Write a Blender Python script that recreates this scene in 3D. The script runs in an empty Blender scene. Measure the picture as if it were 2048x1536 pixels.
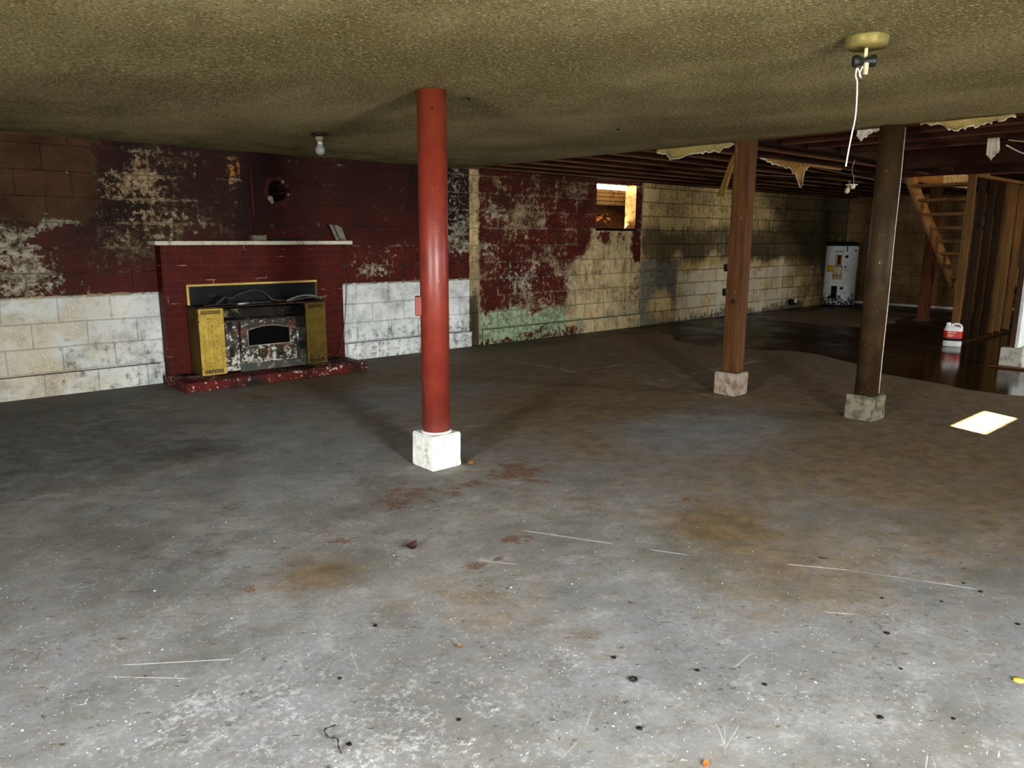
import bpy, math, random
import numpy as np
from mathutils import Vector, Matrix
random.seed(7); PI=math.pi
sc=bpy.context.scene; COL=sc.collection
H=2.10; YA=7.17; XB=15.68; XL=-2.2; YF=-1.8; XD=5.66      # ceiling, back wall, far right wall, left wall, front wall, drywall edge

def srgb(r,g,b):
    def f(c):
        c/=255.; return c/12.92 if c<=.04045 else ((c+.055)/1.055)**2.4
    return (f(r),f(g),f(b),1.)

# ------------------------------------------------------------------ node helper
class G:
    def __init__(s,name):
        s.m=bpy.data.materials.new(name); s.m.use_nodes=True; s.t=s.m.node_tree; s.t.nodes.clear()
        s.out=s.t.nodes.new('ShaderNodeOutputMaterial'); s.b=s.t.nodes.new('ShaderNodeBsdfPrincipled')
        s.t.links.new(s.b.outputs[0],s.out.inputs[0]); s._co=None
        s.b.inputs['Specular IOR Level'].default_value=.12
    def put(s,inp,v):
        if isinstance(v,bpy.types.NodeSocket): s.t.links.new(v,inp)
        elif v is not None:
            if hasattr(inp.default_value,'__len__') and not hasattr(v,'__len__'): v=(v,)*len(inp.default_value)
            if hasattr(inp.default_value,'__len__'): v=tuple(v)[:len(inp.default_value)]
            inp.default_value=v
    def set(s,**k):
        for a,v in k.items(): s.put(s.b.inputs[a.replace('_',' ')],v)
    def co(s):
        if s._co is None: s._co=s.t.nodes.new('ShaderNodeTexCoord')
        return s._co.outputs['Object']
    def math(s,op,a,b=0.,c=None,clamp=False):
        n=s.t.nodes.new('ShaderNodeMath'); n.operation=op; n.use_clamp=clamp
        s.put(n.inputs[0],a); s.put(n.inputs[1],b)
        if c is not None: s.put(n.inputs[2],c)
        return n.outputs[0]
    def add(s,a,b): return s.math('ADD',a,b)
    def mul(s,a,b): return s.math('MULTIPLY',a,b)
    def mad(s,a,b,c): return s.math('MULTIPLY_ADD',a,b,c)
    def sep(s,v):
        n=s.t.nodes.new('ShaderNodeSeparateXYZ'); s.put(n.inputs[0],v); return n.outputs
    def comb(s,x=0.,y=0.,z=0.):
        n=s.t.nodes.new('ShaderNodeCombineXYZ'); s.put(n.inputs[0],x); s.put(n.inputs[1],y); s.put(n.inputs[2],z); return n.outputs[0]
    def scale(s,v,sx,sy=None,sz=None):
        n=s.t.nodes.new('ShaderNodeVectorMath'); n.operation='MULTIPLY'; s.put(n.inputs[0],v)
        n.inputs[1].default_value=(sx,sx if sy is None else sy,sx if sz is None else sz); return n.outputs[0]
    def shift(s,v,d):
        n=s.t.nodes.new('ShaderNodeVectorMath'); n.operation='ADD'; s.put(n.inputs[0],v); n.inputs[1].default_value=d; return n.outputs[0]
    def noise(s,sc_,det=4.,rough=.55,v=None,dist=0.):
        n=s.t.nodes.new('ShaderNodeTexNoise'); s.put(n.inputs['Vector'],v if v is not None else s.co())
        n.inputs['Scale'].default_value=sc_; n.inputs['Detail'].default_value=det; n.inputs['Roughness'].default_value=rough
        n.inputs['Distortion'].default_value=dist; return n.outputs[0]
    def vor(s,sc_,v=None,feat='F1'):
        n=s.t.nodes.new('ShaderNodeTexVoronoi'); n.feature=feat; s.put(n.inputs['Vector'],v if v is not None else s.co())
        n.inputs['Scale'].default_value=sc_; return n.outputs
    def mr(s,v,a,b,c=0.,d=1.,sm=True):
        n=s.t.nodes.new('ShaderNodeMapRange'); n.interpolation_type='SMOOTHSTEP' if sm else 'LINEAR'
        s.put(n.inputs[0],v); s.put(n.inputs[1],a); s.put(n.inputs[2],b); s.put(n.inputs[3],c); s.put(n.inputs[4],d); return n.outputs[0]
    def mix(s,f,a,b,mode='MIX'):
        n=s.t.nodes.new('ShaderNodeMix'); n.data_type='RGBA'; n.blend_type=mode
        s.put(n.inputs[0],f); s.put(n.inputs[6],a); s.put(n.inputs[7],b); return n.outputs[2]
    def attr(s,name):
        n=s.t.nodes.new('ShaderNodeAttribute'); n.attribute_name=name
        q=s.t.nodes.new('ShaderNodeSeparateColor'); s.put(q.inputs[0],n.outputs['Color']); return list(q.outputs)+[n.outputs['Alpha']]
    def brick(s,v,w,h,mort,off=.5,smooth=.25):
        n=s.t.nodes.new('ShaderNodeTexBrick'); s.put(n.inputs['Vector'],v); n.offset=off
        for k,x in (('Color1',(0,0,0,1)),('Color2',(1,1,1,1)),('Mortar',(.5,.5,.5,1)),('Scale',1.),('Mortar Size',mort),('Mortar Smooth',smooth),('Bias',0.),('Brick Width',w),('Row Height',h)): n.inputs[k].default_value=x
        return n.outputs['Color'],n.outputs['Fac']
    def bump(s,h,dist=.004,st=1.,prev=None):
        n=s.t.nodes.new('ShaderNodeBump'); s.put(n.inputs['Height'],h); n.inputs['Distance'].default_value=dist; n.inputs['Strength'].default_value=st
        if prev is not None: s.t.links.new(prev,n.inputs['Normal'])
        return n.outputs[0]

def simple(name,col,rough=.6,metal=0.,var=.25,sc_=9.,bump=.0,spec=None):
    g=G(name); n=g.noise(sc_,5.); c2=tuple(min(1,c*(1+var)) for c in col[:3])+(1,); c1=tuple(c*(1-var) for c in col[:3])+(1,)
    g.set(Base_Color=g.mix(g.mr(n,.3,.7),c1,c2),Roughness=rough,Metallic=metal)
    g.set(Specular_IOR_Level=spec if spec is not None else (.5 if rough<.5 else .15))
    if bump: g.set(Normal=g.bump(g.noise(sc_*6,4.),bump))
    return g.m

def spotted(name,base,spots,amount,sc_=30.,rough=.6,metal=0.,var=.2,stretch=(1,1,1),bump=.001,grime=None,gsc=4.):
    """base paint with flaked / rusted spots of another colour"""
    g=G(name); v=g.scale(g.co(),*stretch)
    n=g.noise(sc_,6.,.65,v); n0=g.noise(sc_*.12,3.,.5,v); k=g.mr(g.add(g.mul(n,.7),g.mul(n0,.3)),.5+.16*(1-amount*2)-.03,.5+.16*(1-amount*2)+.03)
    lo=tuple(c*(1-var) for c in base[:3])+(1,); hi=tuple(min(1,c*(1+var)) for c in base[:3])+(1,)
    c=g.mix(g.mr(g.noise(sc_*.3,4.,.5,g.shift(v,(3,1,5))),.3,.7),lo,hi); c=g.mix(k,c,spots)
    if grime: c=g.mix(g.mr(g.noise(gsc,5.,.6,g.shift(v,(7,2,1))),.45,.62),c,grime)
    g.set(Base_Color=c,Roughness=rough,Metallic=metal,Normal=g.bump(g.mul(k,-1.),bump)); return g.m

def wood(name,c1,c2,axis=2,sc_=7.,rough=.65,knots=True,marks=None):
    g=G(name); st=[14.,14.,14.]; st[axis]=1.1
    v=g.scale(g.co(),*st); n=g.noise(sc_*.35,6.,.62,v,.6); n2=g.noise(sc_*.06,3.,.5,v); n3=g.noise(sc_*1.6,3.,.6,v)
    f=g.add(g.add(g.mul(n,.55),g.mul(n2,.3)),g.mul(n3,.15))
    c=g.mix(g.mr(f,.33,.66),c1,c2)
    if knots:
        d=g.vor(1.,g.scale(g.co(),*[5. if i!=axis else 1.7 for i in range(3)]))[0]
        c=g.mix(g.mr(d,.10,.03),c,tuple(x*.3 for x in c1[:3])+(1,))
    if marks is not None:
        w=g.noise(26.,5.,.7,g.scale(g.co(),1.,1.,.35)); c=g.mix(g.mr(w,.66,.72),c,marks)
    g.set(Base_Color=c,Roughness=rough,Normal=g.bump(n3,.0015)); return g.m

def concrete(name,c,blot,rough=.85,amount=.5,sc_=14.):
    g=G(name); n=g.noise(sc_,7.,.62); n2=g.noise(sc_*6,4.,.6); n3=g.noise(sc_*.3,3.)
    col=g.mix(g.mr(n,.62-.3*amount,.8-.3*amount),c,blot); col=g.mix(g.mr(n2,.62,.7),col,tuple(x*.35 for x in blot[:3])+(1,))
    col=g.mix(g.mr(n3,.35,.7,0.,.35),col,blot)
    g.set(Base_Color=col,Roughness=rough,Normal=g.bump(g.add(n,g.mul(n2,.5)),.006,.6)); return g.m

# ------------------------------------------------------------------ mesh helper
ORG={}
class MB:
    def __init__(s): s.v=[]; s.f=[]; s.sm=[]
    def add(s,vs,fs,smooth=False):
        o=len(s.v); s.v+= [tuple(p) for p in vs]; s.f+=[tuple(i+o for i in f) for f in fs]; s.sm+=[smooth]*len(fs); return s
    def box(s,x0,x1,y0,y1,z0,z1):
        v=[(x,y,z) for z in (z0,z1) for y in (y0,y1) for x in (x0,x1)]
        return s.add(v,[(0,2,3,1),(4,5,7,6),(0,1,5,4),(2,6,7,3),(0,4,6,2),(1,3,7,5)])
    def obox(s,c,ax,ay,az):      # oriented box: centre and three half-axis vectors
        c=Vector(c); ax,ay,az=Vector(ax),Vector(ay),Vector(az)
        v=[c+ax*i+ay*j+az*k for k in (-1,1) for j in (-1,1) for i in (-1,1)]
        return s.add(v,[(0,2,3,1),(4,5,7,6),(0,1,5,4),(2,6,7,3),(0,4,6,2),(1,3,7,5)])
    def tube(s,pts,r,n=10,cap=True):
        pts=[Vector(p) for p in pts]; rs=r if hasattr(r,'__len__') else [r]*len(pts); vs=[]; fs=[]; a=None
        for i,p in enumerate(pts):
            t=(pts[min(i+1,len(pts)-1)]-pts[max(i-1,0)]).normalized()
            if a is None: a=t.orthogonal().normalized()
            a=(a-t*a.dot(t)).normalized(); b=t.cross(a)
            for k in range(n):
                q=2*PI*k/n; vs.append(p+(a*math.cos(q)+b*math.sin(q))*rs[i])
        for i in range(len(pts)-1):
            for k in range(n): fs.append((i*n+k,i*n+(k+1)%n,(i+1)*n+(k+1)%n,(i+1)*n+k))
        s.add(vs,fs,True)
        if cap:
            o=len(s.v)-len(vs); s.f+=[tuple(o+k for k in range(n))[::-1],tuple(o+(len(pts)-1)*n+k for k in range(n))]; s.sm+=[False,False]
        return s
    def lathe(s,prof,c=(0,0,0),n=28,axis=(0,0,1),smooth=True):   # prof: (radius, height along axis)
        ax=Vector(axis).normalized(); a=ax.orthogonal().normalized(); b=ax.cross(a); c=Vector(c); vs=[]; fs=[]
        for r,h in prof:
            for k in range(n):
                q=2*PI*k/n; vs.append(c+ax*h+(a*math.cos(q)+b*math.sin(q))*max(r,1e-5))
        for i in range(len(prof)-1):
            for k in range(n): fs.append((i*n+k,i*n+(k+1)%n,(i+1)*n+(k+1)%n,(i+1)*n+k))
        return s.add(vs,fs,smooth)
    def prism(s,poly,d):       # poly: 3-D points in order, extruded by vector d
        n=len(poly); d=Vector(d); v=[Vector(p) for p in poly]; v2=[p+d for p in v]
        return s.add(v+v2,[tuple(range(n))[::-1],tuple(range(n,2*n))]+[(i,(i+1)%n,n+(i+1)%n,n+i) for i in range(n)])
    def build(s,name,mat,parent=None,bevel=0.,seg=2,kind=None,fix=True):
        me=bpy.data.meshes.new(name); o=ORG.get(parent.name,(0,0,0)) if parent else (0,0,0)
        me.from_pydata([(p[0]-o[0],p[1]-o[1],p[2]-o[2]) for p in s.v],[],s.f); me.polygons.foreach_set('use_smooth',s.sm)
        if fix:
            import bmesh
            bm=bmesh.new(); bm.from_mesh(me); bmesh.ops.recalc_face_normals(bm,faces=bm.faces); bm.to_mesh(me); bm.free()
        me.materials.append(mat); ob=bpy.data.objects.new(name,me); COL.objects.link(ob)
        if parent: ob.parent=parent
        ORG[ob.name]=o if parent else (0,0,0)
        if bevel:
            b=ob.modifiers.new('bevel','BEVEL'); b.width=bevel; b.segments=seg; b.limit_method='ANGLE'
        if kind: ob['kind']=kind
        return ob

def thing(name,label,cat,loc=(0,0,0),group=None):
    o=bpy.data.objects.new(name,None); COL.objects.link(o); o.location=loc; o.empty_display_size=.1; ORG[o.name]=tuple(loc)
    o['label']=label; o['category']=cat
    if group: o['group']=group
    return o
def tag(o,label,cat,group=None,kind=None):
    o['label']=label; o['category']=cat
    if group: o['group']=group
    if kind: o['kind']=kind
    return o

# ------------------------------------------------------------------ numpy noise for the dirt maps
def vn(x,y,s,seed):
    x=np.asarray(x)*s+seed*17.3; y=np.asarray(y)*s+seed*5.7; xi=np.floor(x); yi=np.floor(y); fx=x-xi; fy=y-yi
    fx=fx*fx*(3-2*fx); fy=fy*fy*(3-2*fy)
    def h(a,b):
        q=np.sin(a*127.1+b*311.7+seed*74.7)*43758.5453; return q-np.floor(q)
    return (h(xi,yi)*(1-fx)+h(xi+1,yi)*fx)*(1-fy)+(h(xi,yi+1)*(1-fx)+h(xi+1,yi+1)*fx)*fy
def fbm(x,y,s,seed,o=4): return sum(vn(x,y,s*2**i,seed+i)*.5**(i+1) for i in range(o))/(1-.5**o)
def ss(a,b,x): t=np.clip((x-a)/(b-a),0,1); return t*t*(3-2*t)
def rect(x,z,x0,x1,z0,z1,s=.06): return ss(x0-s,x0+s,x)*(1-ss(x1-s,x1+s,x))*ss(z0-s,z0+s,z)*(1-ss(z1-s,z1+s,z))
def blob(x,z,cx,cz,rx,rz): return np.clip(1-np.hypot((x-cx)/rx,(z-cz)/rz),0,1)
def inpoly(x,y,poly):
    r=np.zeros(x.shape,bool); n=len(poly)
    for i in range(n):
        (x0,y0),(x1,y1)=poly[i],poly[(i+1)%n]
        c=((y0>y)!=(y1>y))&(x<(x1-x0)*(y-y0)/((y1-y0) if y1!=y0 else 1e-9)+x0); r^=c
    return r
def setattr4(me,name,arr):
    a=me.attributes.new(name,'FLOAT_COLOR','POINT'); a.data.foreach_set('color',np.ascontiguousarray(arr,dtype=np.float32).ravel())

# ------------------------------------------------------------------ BLOCK WALL
def paint(x,z):
    """how much of each coat, stain, growth and painted shade the long block wall carries at (x,z)"""
    n=fbm(x,z,1.6,3); n2=fbm(x,z,4.,9); X0,Z0=x,z
    xw=x+(fbm(x,z,2.6,51,5)-.5)*.55; zw=z+(fbm(x,z,3.1,61,5)-.5)*.34
    L=1-ss(5.72,5.74,x); M=ss(5.87,5.89,x)*(1-ss(8.985,9.0,x)); R=ss(8.99,9.01,x); pil=1-L-M-R
    up=ss(.805,.815,z)
    red=L*up*1.0; white=L*(1-up); green=0*x; crust=0*x; brown=0*x; mold=0*x; grey=0*x; cream=0*x; soot_shade=0*x
    # left bay, above the white dado
    tl=(1-ss(1.66,1.76,x+ (n2-.5)*.25))*ss(1.42,1.47,z+(n2-.5)*.12)*L
    brown=np.maximum(brown,tl); red=red*(1-tl*.85)
    B_=lambda *q: blob(xw,zw,*q)
    Rc=lambda *q: rect(xw,zw,*q)
    crust=np.maximum(crust,L*up*(B_(1.1,1.40,.6,.10)*1.3+B_(.95,1.28,.35,.26)*.95+B_(.85,.98,.7,.26)*1.0+B_(1.0,1.16,.5,.2)*.7+B_(1.3,.95,.5,.14)*.5+.12))
    pat=B_(2.05,1.85,.55,.45)*1.1+B_(1.98,1.75,.3,.2)*.8+B_(2.35,1.5,.8,.4)*.95+B_(2.05,1.30,.5,.3)*.8+B_(2.88,1.87,.17,.36)*1.6+B_(2.5,2.0,.7,.2)*.7
    crust=np.maximum(crust,L*up*pat*.60); red=red*(1-np.clip(pat*.45,0,.5)*L)
    ochre=np.maximum(np.clip(B_(2.9,1.95,.16,.22)*1.9,0,.85),np.clip(pat*.5,0,.26))*L
    soot_shade=np.maximum(soot_shade,L*up*(Rc(1.7,3.15,1.25,2.6,.3)*.80+ss(2.7,3.3,xw)*(1-ss(5.4,5.8,xw))*ss(.85,1.9,zw)*.72+Rc(5.12,5.85,1.25,2.5,.14)*.85+(1-ss(1.2,2.6,x))*(.12+.38*ss(1.1,1.5,zw))+B_(1.5,1.1,.6,.5)*.35))  # flue soot, plus painted shade deepening up the left bay wall
    crust=np.maximum(crust,L*up*(Rc(5.2,5.8,1.1,2.4,.12)*.62+B_(4.45,1.06,.5,.3)*.66+B_(4.3,.92,.5,.16)*.6+B_(4.95,1.25,.4,.22)*.5+B_(5.6,1.2,.25,.5)*.6))
    mold=np.maximum(mold,L*(1-up)*(Rc(3.9,5.85,-.4,.34,.12)*.34+Rc(1.3,2.4,-.4,.45,.25)*.26+.10))
    cream=np.maximum(cream,L*(1-up)*((1-ss(1.2,2.3,x))*.7+.12))
    # strip where a partition once stood
    cream=np.maximum(cream,pil*ss(.75,1.1,z)*.8); mold=np.maximum(mold,pil*(1-ss(.35,.95,z))*.95)
    # middle bay
    bare=ss(-.10,.10,(xw-7.65)*.75-(zw-.85)*.33)*(1-ss(1.40,1.47,z))*M
    rm=M*(1-bare)*.86+bare*.40
    rm=np.maximum(rm,M*rect(xw,z,8.78,9.1,.95,2.2,.06)*.95); rm=np.maximum(rm,M*rect(xw,z,7.95,8.2,1.2,1.42,.08)*.8); rm=np.maximum(rm,M*rect(xw,z,8.25,8.6,1.22,1.42,.08)*.66)
    for a in ((6.35,1.62,.5,.2),(6.75,1.5,.5,.3),(7.3,1.9,.6,.2),(6.5,.6,.35,.3),(7.6,.75,.4,.3),(7.1,.95,.5,.18),(6.2,1.95,.5,.1),(7.4,.4,.5,.3)):
        rm=rm-M*B_(*a)*.25
    rm=rm*(1-(1-ss(.28,.42,zw))*M*.9); red=np.maximum(red,rm)
    green=np.maximum(green,M*(1-ss(.30,.44,zw))*(1-ss(7.2,7.9,xw))*.70); green=np.maximum(green,M*(1-ss(.3,.6,z))*.40)
    red=np.maximum(red,M*(1-ss(.16,.18,z))*rect(xw,z,6.5,7.8,-.1,.15,.12)*.75); red=np.maximum(red,M*(1-ss(.06,.14,zw-(x-6.)*.02))*(1-ss(7,8,x))*.75)
    crust=np.maximum(crust,M*(B_(6.5,.72,.4,.3)*.7+B_(7.55,.72,.4,.25)*.6+B_(6.05,1.2,.3,.14)*.7+B_(6.1,1.65,.3,.2)*.5+B_(6.6,.95,.7,.5)*.25+.24))
    soot_shade=np.maximum(soot_shade,M*(Rc(5.7,8.0,1.7,2.6,.25)*.32)); mold=np.maximum(mold,M*.16)
    cream=np.maximum(cream,bare*.6)
    # right bay: plain cement repair, old limewash, mould
    grey=np.maximum(grey,R*(1-ss(9.88,9.92,x))*(1-ss(.96,1.02,z))*(1-np.clip(B_(9.5,.25,.4,.3)*2.4,0,1)))
    limew=R*ss(9.9,9.96,x)*(1-ss(.75,1.05,zw))*(1-ss(13.2,14.8,xw))
    white=np.maximum(white,limew*.68); cream=np.maximum(cream,R*.45); crust=np.maximum(crust,R*(.26+.2*B_(9.8,1.8,1.,.4)))
    mold=np.maximum(mold,R*(Rc(9.0,13.4,.96,1.48,.16)*.62+ss(11.6,13.2,xw)*ss(.75,1.1,zw)*.5+Rc(9.9,14.,-.3,.14,.1)*.5+.17+ss(12.8,14.6,xw)*.45))
    soot_shade=np.maximum(soot_shade,R*(ss(13.,14.8,xw)*.3)*ss(.2,1.,z))  # darkens towards the far right end
    c=lambda a: np.clip(a,0,1)
    return (np.stack([c(red),c(white),c(mold),c(green)],-1),np.stack([c(crust),c(brown),c(soot_shade),c(grey)],-1),np.stack([c(cream),c(ochre),c(R),c(L)],-1))

def block_wall_mat():
    g=G('painted_block'); x,y,z=g.sep(g.co())[:3]; u=g.add(x,y)
    v2=g.comb(g.add(u,-.07),g.add(z,.008),0.); wob=g.noise(2.2,2.,.5)
    v2=g.comb(g.mad(wob,.02,g.add(u,.11)),g.mad(wob,.012,g.add(z,.0095+.2045-.012*.5)),0.)
    bc,bf=g.brick(v2,.402,.2045,.006); bt=g.brick(v2,.402,.2045,.017,smooth=.9)[1]
    rnd=g.t.nodes.new('ShaderNodeSeparateColor'); g.put(rnd.inputs[0],bc); rnd=rnd.outputs[0]
    p=g.comb(u,z,0.)
    n1=g.noise(3.2,9.,.62,p); n2=g.noise(15.,8.,.68,p); n3=g.noise(70.,4.,.6,p); st=g.noise(9.,6.,.6,g.scale(p,1.6,.22,1.))
    A=g.attr('coats'); B=g.attr('stains_shade'); Cc=g.attr('tone')
    n5=g.noise(24.,9.,.74,g.shift(p,(5.,3.,0.)),.3)
    pn=g.add(g.mad(n1,.30,g.mad(n2,.38,g.mul(n5,.32))),g.mad(rnd,.05,g.mul(bt,.06)))      # where a coat lets go first
    def m(prob,nz,k=2.1,soft=.07):
        q=g.add(prob,g.mul(g.add(nz,-.52),k)); return g.mr(q,.5-soft,.5+soft)
    base=g.mix(g.mr(n1,.35,.65),srgb(120,100,72),srgb(176,156,118)); base=g.mix(g.mr(rnd,.2,.8,0.,.4),base,srgb(96,80,60))
    tb=g.mix(g.mr(g.mad(n2,.35,g.mad(n5,.3,g.mad(n1,.25,g.mul(st,.10)))),.40,.60),srgb(126,100,54),srgb(234,200,128)); tb=g.mix(g.mr(rnd,.3,1.,0.,.55),tb,srgb(130,110,66)); tb=g.mix(g.mr(rnd,.35,.0,0.,.4),tb,srgb(238,212,150)); tb=g.mix(g.mr(bt,.35,1.,0.,.75),tb,srgb(58,48,30)); base=g.mix(Cc[2],base,tb)
    base=g.mix(g.mr(n2,.55,.68,0.,.5),base,srgb(186,176,146))
    base=g.mix(g.mul(Cc[3],.75),base,g.mix(g.mr(n2,.35,.65),srgb(58,46,36),srgb(112,100,78)))
    c=g.mix(g.mul(Cc[0],g.mr(g.mad(st,.5,g.mul(n2,.5)),.38,.6)),base,srgb(226,196,138))
    c=g.mix(m(A[3],pn,2.8),c,g.mix(g.mr(n2,.4,.6),srgb(116,132,98),srgb(160,176,138)))
    c=g.mix(g.mul(B[1],.95),c,g.mix(g.mr(n1,.3,.7),srgb(66,42,28),srgb(108,76,52)))
    rc=g.mix(g.mr(n1,.3,.7),srgb(58,17,8),srgb(84,26,13)); rc=g.mix(g.mr(n5,.52,.72,0.,.5),rc,srgb(106,58,42)); rc=g.mix(g.mr(rnd,.2,.9,.0,.3),rc,srgb(66,18,15))
    rc=g.mix(g.mr(bf,.2,1.,0.,.45),rc,srgb(52,14,13))
    rmask=m(A[0],g.math('SUBTRACT',1.,pn),3.3,.16); c=g.mix(rmask,c,rc)
    wc=g.mix(g.mr(n1,.3,.7),srgb(206,212,206),srgb(244,248,246)); wc=g.mix(g.mul(Cc[0],g.mr(n1,.28,.6)),wc,srgb(172,154,112)); wc=g.mix(g.mr(n2,.5,.68,0.,.5),wc,srgb(150,144,126)); wc=g.mix(g.mul(g.mr(n3,.55,.7),g.mr(n1,.45,.6)),wc,srgb(250,252,250))
    wc=g.mix(g.mr(bf,.2,1.,0.,.3),wc,srgb(150,150,142)); wc=g.mix(g.mul(Cc[2],.6),wc,srgb(214,192,146))
    wmask=m(A[1],g.math('SUBTRACT',1.,pn),2.4,.10); c=g.mix(wmask,c,wc)
    gc=g.mix(g.mr(n2,.35,.65),srgb(98,92,76),srgb(124,118,100)); c=g.mix(B[3],c,gc)
    fine=g.mad(n5,.62,g.mad(n2,.26,g.mad(n1,.22,g.mul(bt,.07))))
    cm=g.mr(g.add(g.mul(B[0],.52),g.mul(g.add(fine,-.56),2.6)),.33,.47)
    cc=g.mix(Cc[1],g.mix(g.mr(n2,.38,.66),srgb(104,94,66),srgb(196,190,168)),srgb(206,134,44)); c=g.mix(g.mul(cm,.85),c,cc)
    dk=g.mr(g.add(A[2],g.mul(g.add(g.mad(st,.36,g.mad(n2,.40,g.mul(n5,.24))),-.5),3.0)),.30,.80)
    c=g.mix(g.mul(dk,.84),c,srgb(38,32,22))
    gr=g.noise(2.7,10.,.70,g.shift(p,(1.,8.,0.))); c=g.mix(g.mul(g.mr(gr,.46,.72,0.,.55),g.mad(Cc[2],-.5,1.)),c,srgb(44,34,24))
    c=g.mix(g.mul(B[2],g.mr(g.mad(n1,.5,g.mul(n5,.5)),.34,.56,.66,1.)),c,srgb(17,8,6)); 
    c=g.mix(g.mul(cm,g.mul(B[2],.6)),c,cc)
    c=g.mix(g.mul(g.mul(g.mr(bf,.2,1.),g.mr(n2,.38,.55)),g.mad(A[1],-.35,.55)),c,srgb(20,13,9))
    hgt=g.add(g.mad(bf,-1.,g.mul(n2,.35)),g.add(g.mul(n3,.12),g.mul(g.add(rmask,g.add(wmask,cm)),.14)))
    g.set(Base_Color=c,Roughness=g.mr(g.add(rmask,wmask),0.,1.,.92,.62),Normal=g.bump(hgt,.008,.9)); return g.m

M={}
M['block']=block_wall_mat()

def wall_grid(name,y,xs,zs,hole=None,circ=None,top=None,kind='structure'):
    xs=np.array(xs); zs=np.array(zs); X,Z=np.meshgrid(xs,zs); Y=np.full(X.shape,y)
    if top is not None:                      # ledge: one more row runs back to the wall
        X=np.vstack([X,X[-1:]]); Y=np.vstack([Y,np.full((1,len(xs)),top)]); Z=np.vstack([Z,Z[-1:]+.004])
        Y[:-1]+= (fbm(X[:-1],Z[:-1],3.,21)-.5)*.012
    nz,nx=X.shape; idx=np.arange(nz*nx).reshape(nz,nx); fs=[]
    for j in range(nz-1):
        for i in range(nx-1):
            cx=(X[j,i]+X[j,i+1])/2; cz=(Z[j,i]+Z[j+1,i])/2
            if hole and hole[0]<cx<hole[1] and hole[2]<cz<hole[3]: continue
            if circ and math.hypot(cx-circ[0],cz-circ[1])<circ[2]: continue
            fs.append((idx[j,i],idx[j,i+1],idx[j+1,i+1],idx[j+1,i]))
    me=bpy.data.meshes.new(name); me.from_pydata(np.stack([X.ravel(),Y.ravel(),Z.ravel()],-1).tolist(),[],[tuple(map(int,f)) for f in fs])
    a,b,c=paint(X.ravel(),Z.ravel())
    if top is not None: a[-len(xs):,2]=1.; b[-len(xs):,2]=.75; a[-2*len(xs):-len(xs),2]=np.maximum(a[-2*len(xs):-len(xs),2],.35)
    setattr4(me,'coats',a); setattr4(me,'stains_shade',b); setattr4(me,'tone',c); me.materials.append(M['block'])
    o=bpy.data.objects.new(name,me); COL.objects.link(o); o['kind']=kind; return o

WX0,WX1,WZ0,WZ1=7.98,8.83,1.44,2.05
FX,FZ,FR=3.34,1.75,.10
xs=sorted(set(np.round(np.arange(XL,XB+.001,.035),4).tolist()+[WX0,WX1,XB])); zs=sorted(set(np.round(np.arange(0,2.12,.035),4).tolist()+[WZ0,WZ1,2.1]))
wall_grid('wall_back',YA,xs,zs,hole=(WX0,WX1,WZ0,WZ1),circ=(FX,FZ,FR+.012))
for a,b in ((XL,2.12),(3.955,5.73),(5.9,8.98)):
    wall_grid('baseboard_back',YA-.042,np.linspace(a,b,int((b-a)/.035)+2),np.linspace(0,.182,7),top=YA+.002)
    
# flue opening in the chimney part of the wall
M['mortar_dark']=concrete('sooty_mortar',srgb(70,34,26),srgb(30,18,14))
M['soot_shade']=simple('soot_shade',srgb(16,13,11),.95,var=.4)
mb=MB(); pr=[]; N=36
rim=[(FR+.004*math.sin(k*2.3)+random.uniform(-.004,.004),FR+.045+.010*math.sin(k*1.1)+random.uniform(-.006,.006)) for k in range(N)]
vs=[];fs=[]
for k in range(N):
    q=2*PI*k/N; c,s_=math.cos(q),math.sin(q)
    for r,y in ((rim[k][1],YA-.001),((rim[k][0]+rim[k][1])/2,YA-.011),(rim[k][0],YA-.008),(rim[k][0]-.004,YA+.1),(rim[k][0]-.004,YA+.33)): vs.append((FX+r*c,y,FZ+r*s_))
for k in range(N):
    for j in range(4): a=k*5+j; b=((k+1)%N)*5+j; fs.append((a,b,b+1,a+1))
mb.add(vs,fs,True); fs2=[tuple(k*5+4 for k in range(N))]; mb.f+=fs2; mb.sm+=[False]
fl=thing('flue_opening','round black stovepipe hole high in the chimney wall with broken mortar rim','flue opening',(FX,YA,FZ))
mb.build('mortar_collar',M['mortar_dark'],fl)
MB().lathe([(.094,.02),(.094,.31),(0,.31)],(FX,YA,FZ),axis=(0,1,0)).build('flue_liner',M['soot_shade'],fl)
pm=concrete('pale_mortar',srgb(170,150,120),srgb(96,74,56))
for (dx,dz,r) in ((-.085,-.075,.03),(-.07,-.105,.022),(.05,.088,.018),(.1,-.03,.014)):
    MB().lathe([(0,-.012),(r*.8,-.010),(r,0),(r*.6,.01)],(FX+dx,YA-.010,FZ+dz),n=7,axis=(.2,1,.1)).build('mortar_crumb',pm,fl)

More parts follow.
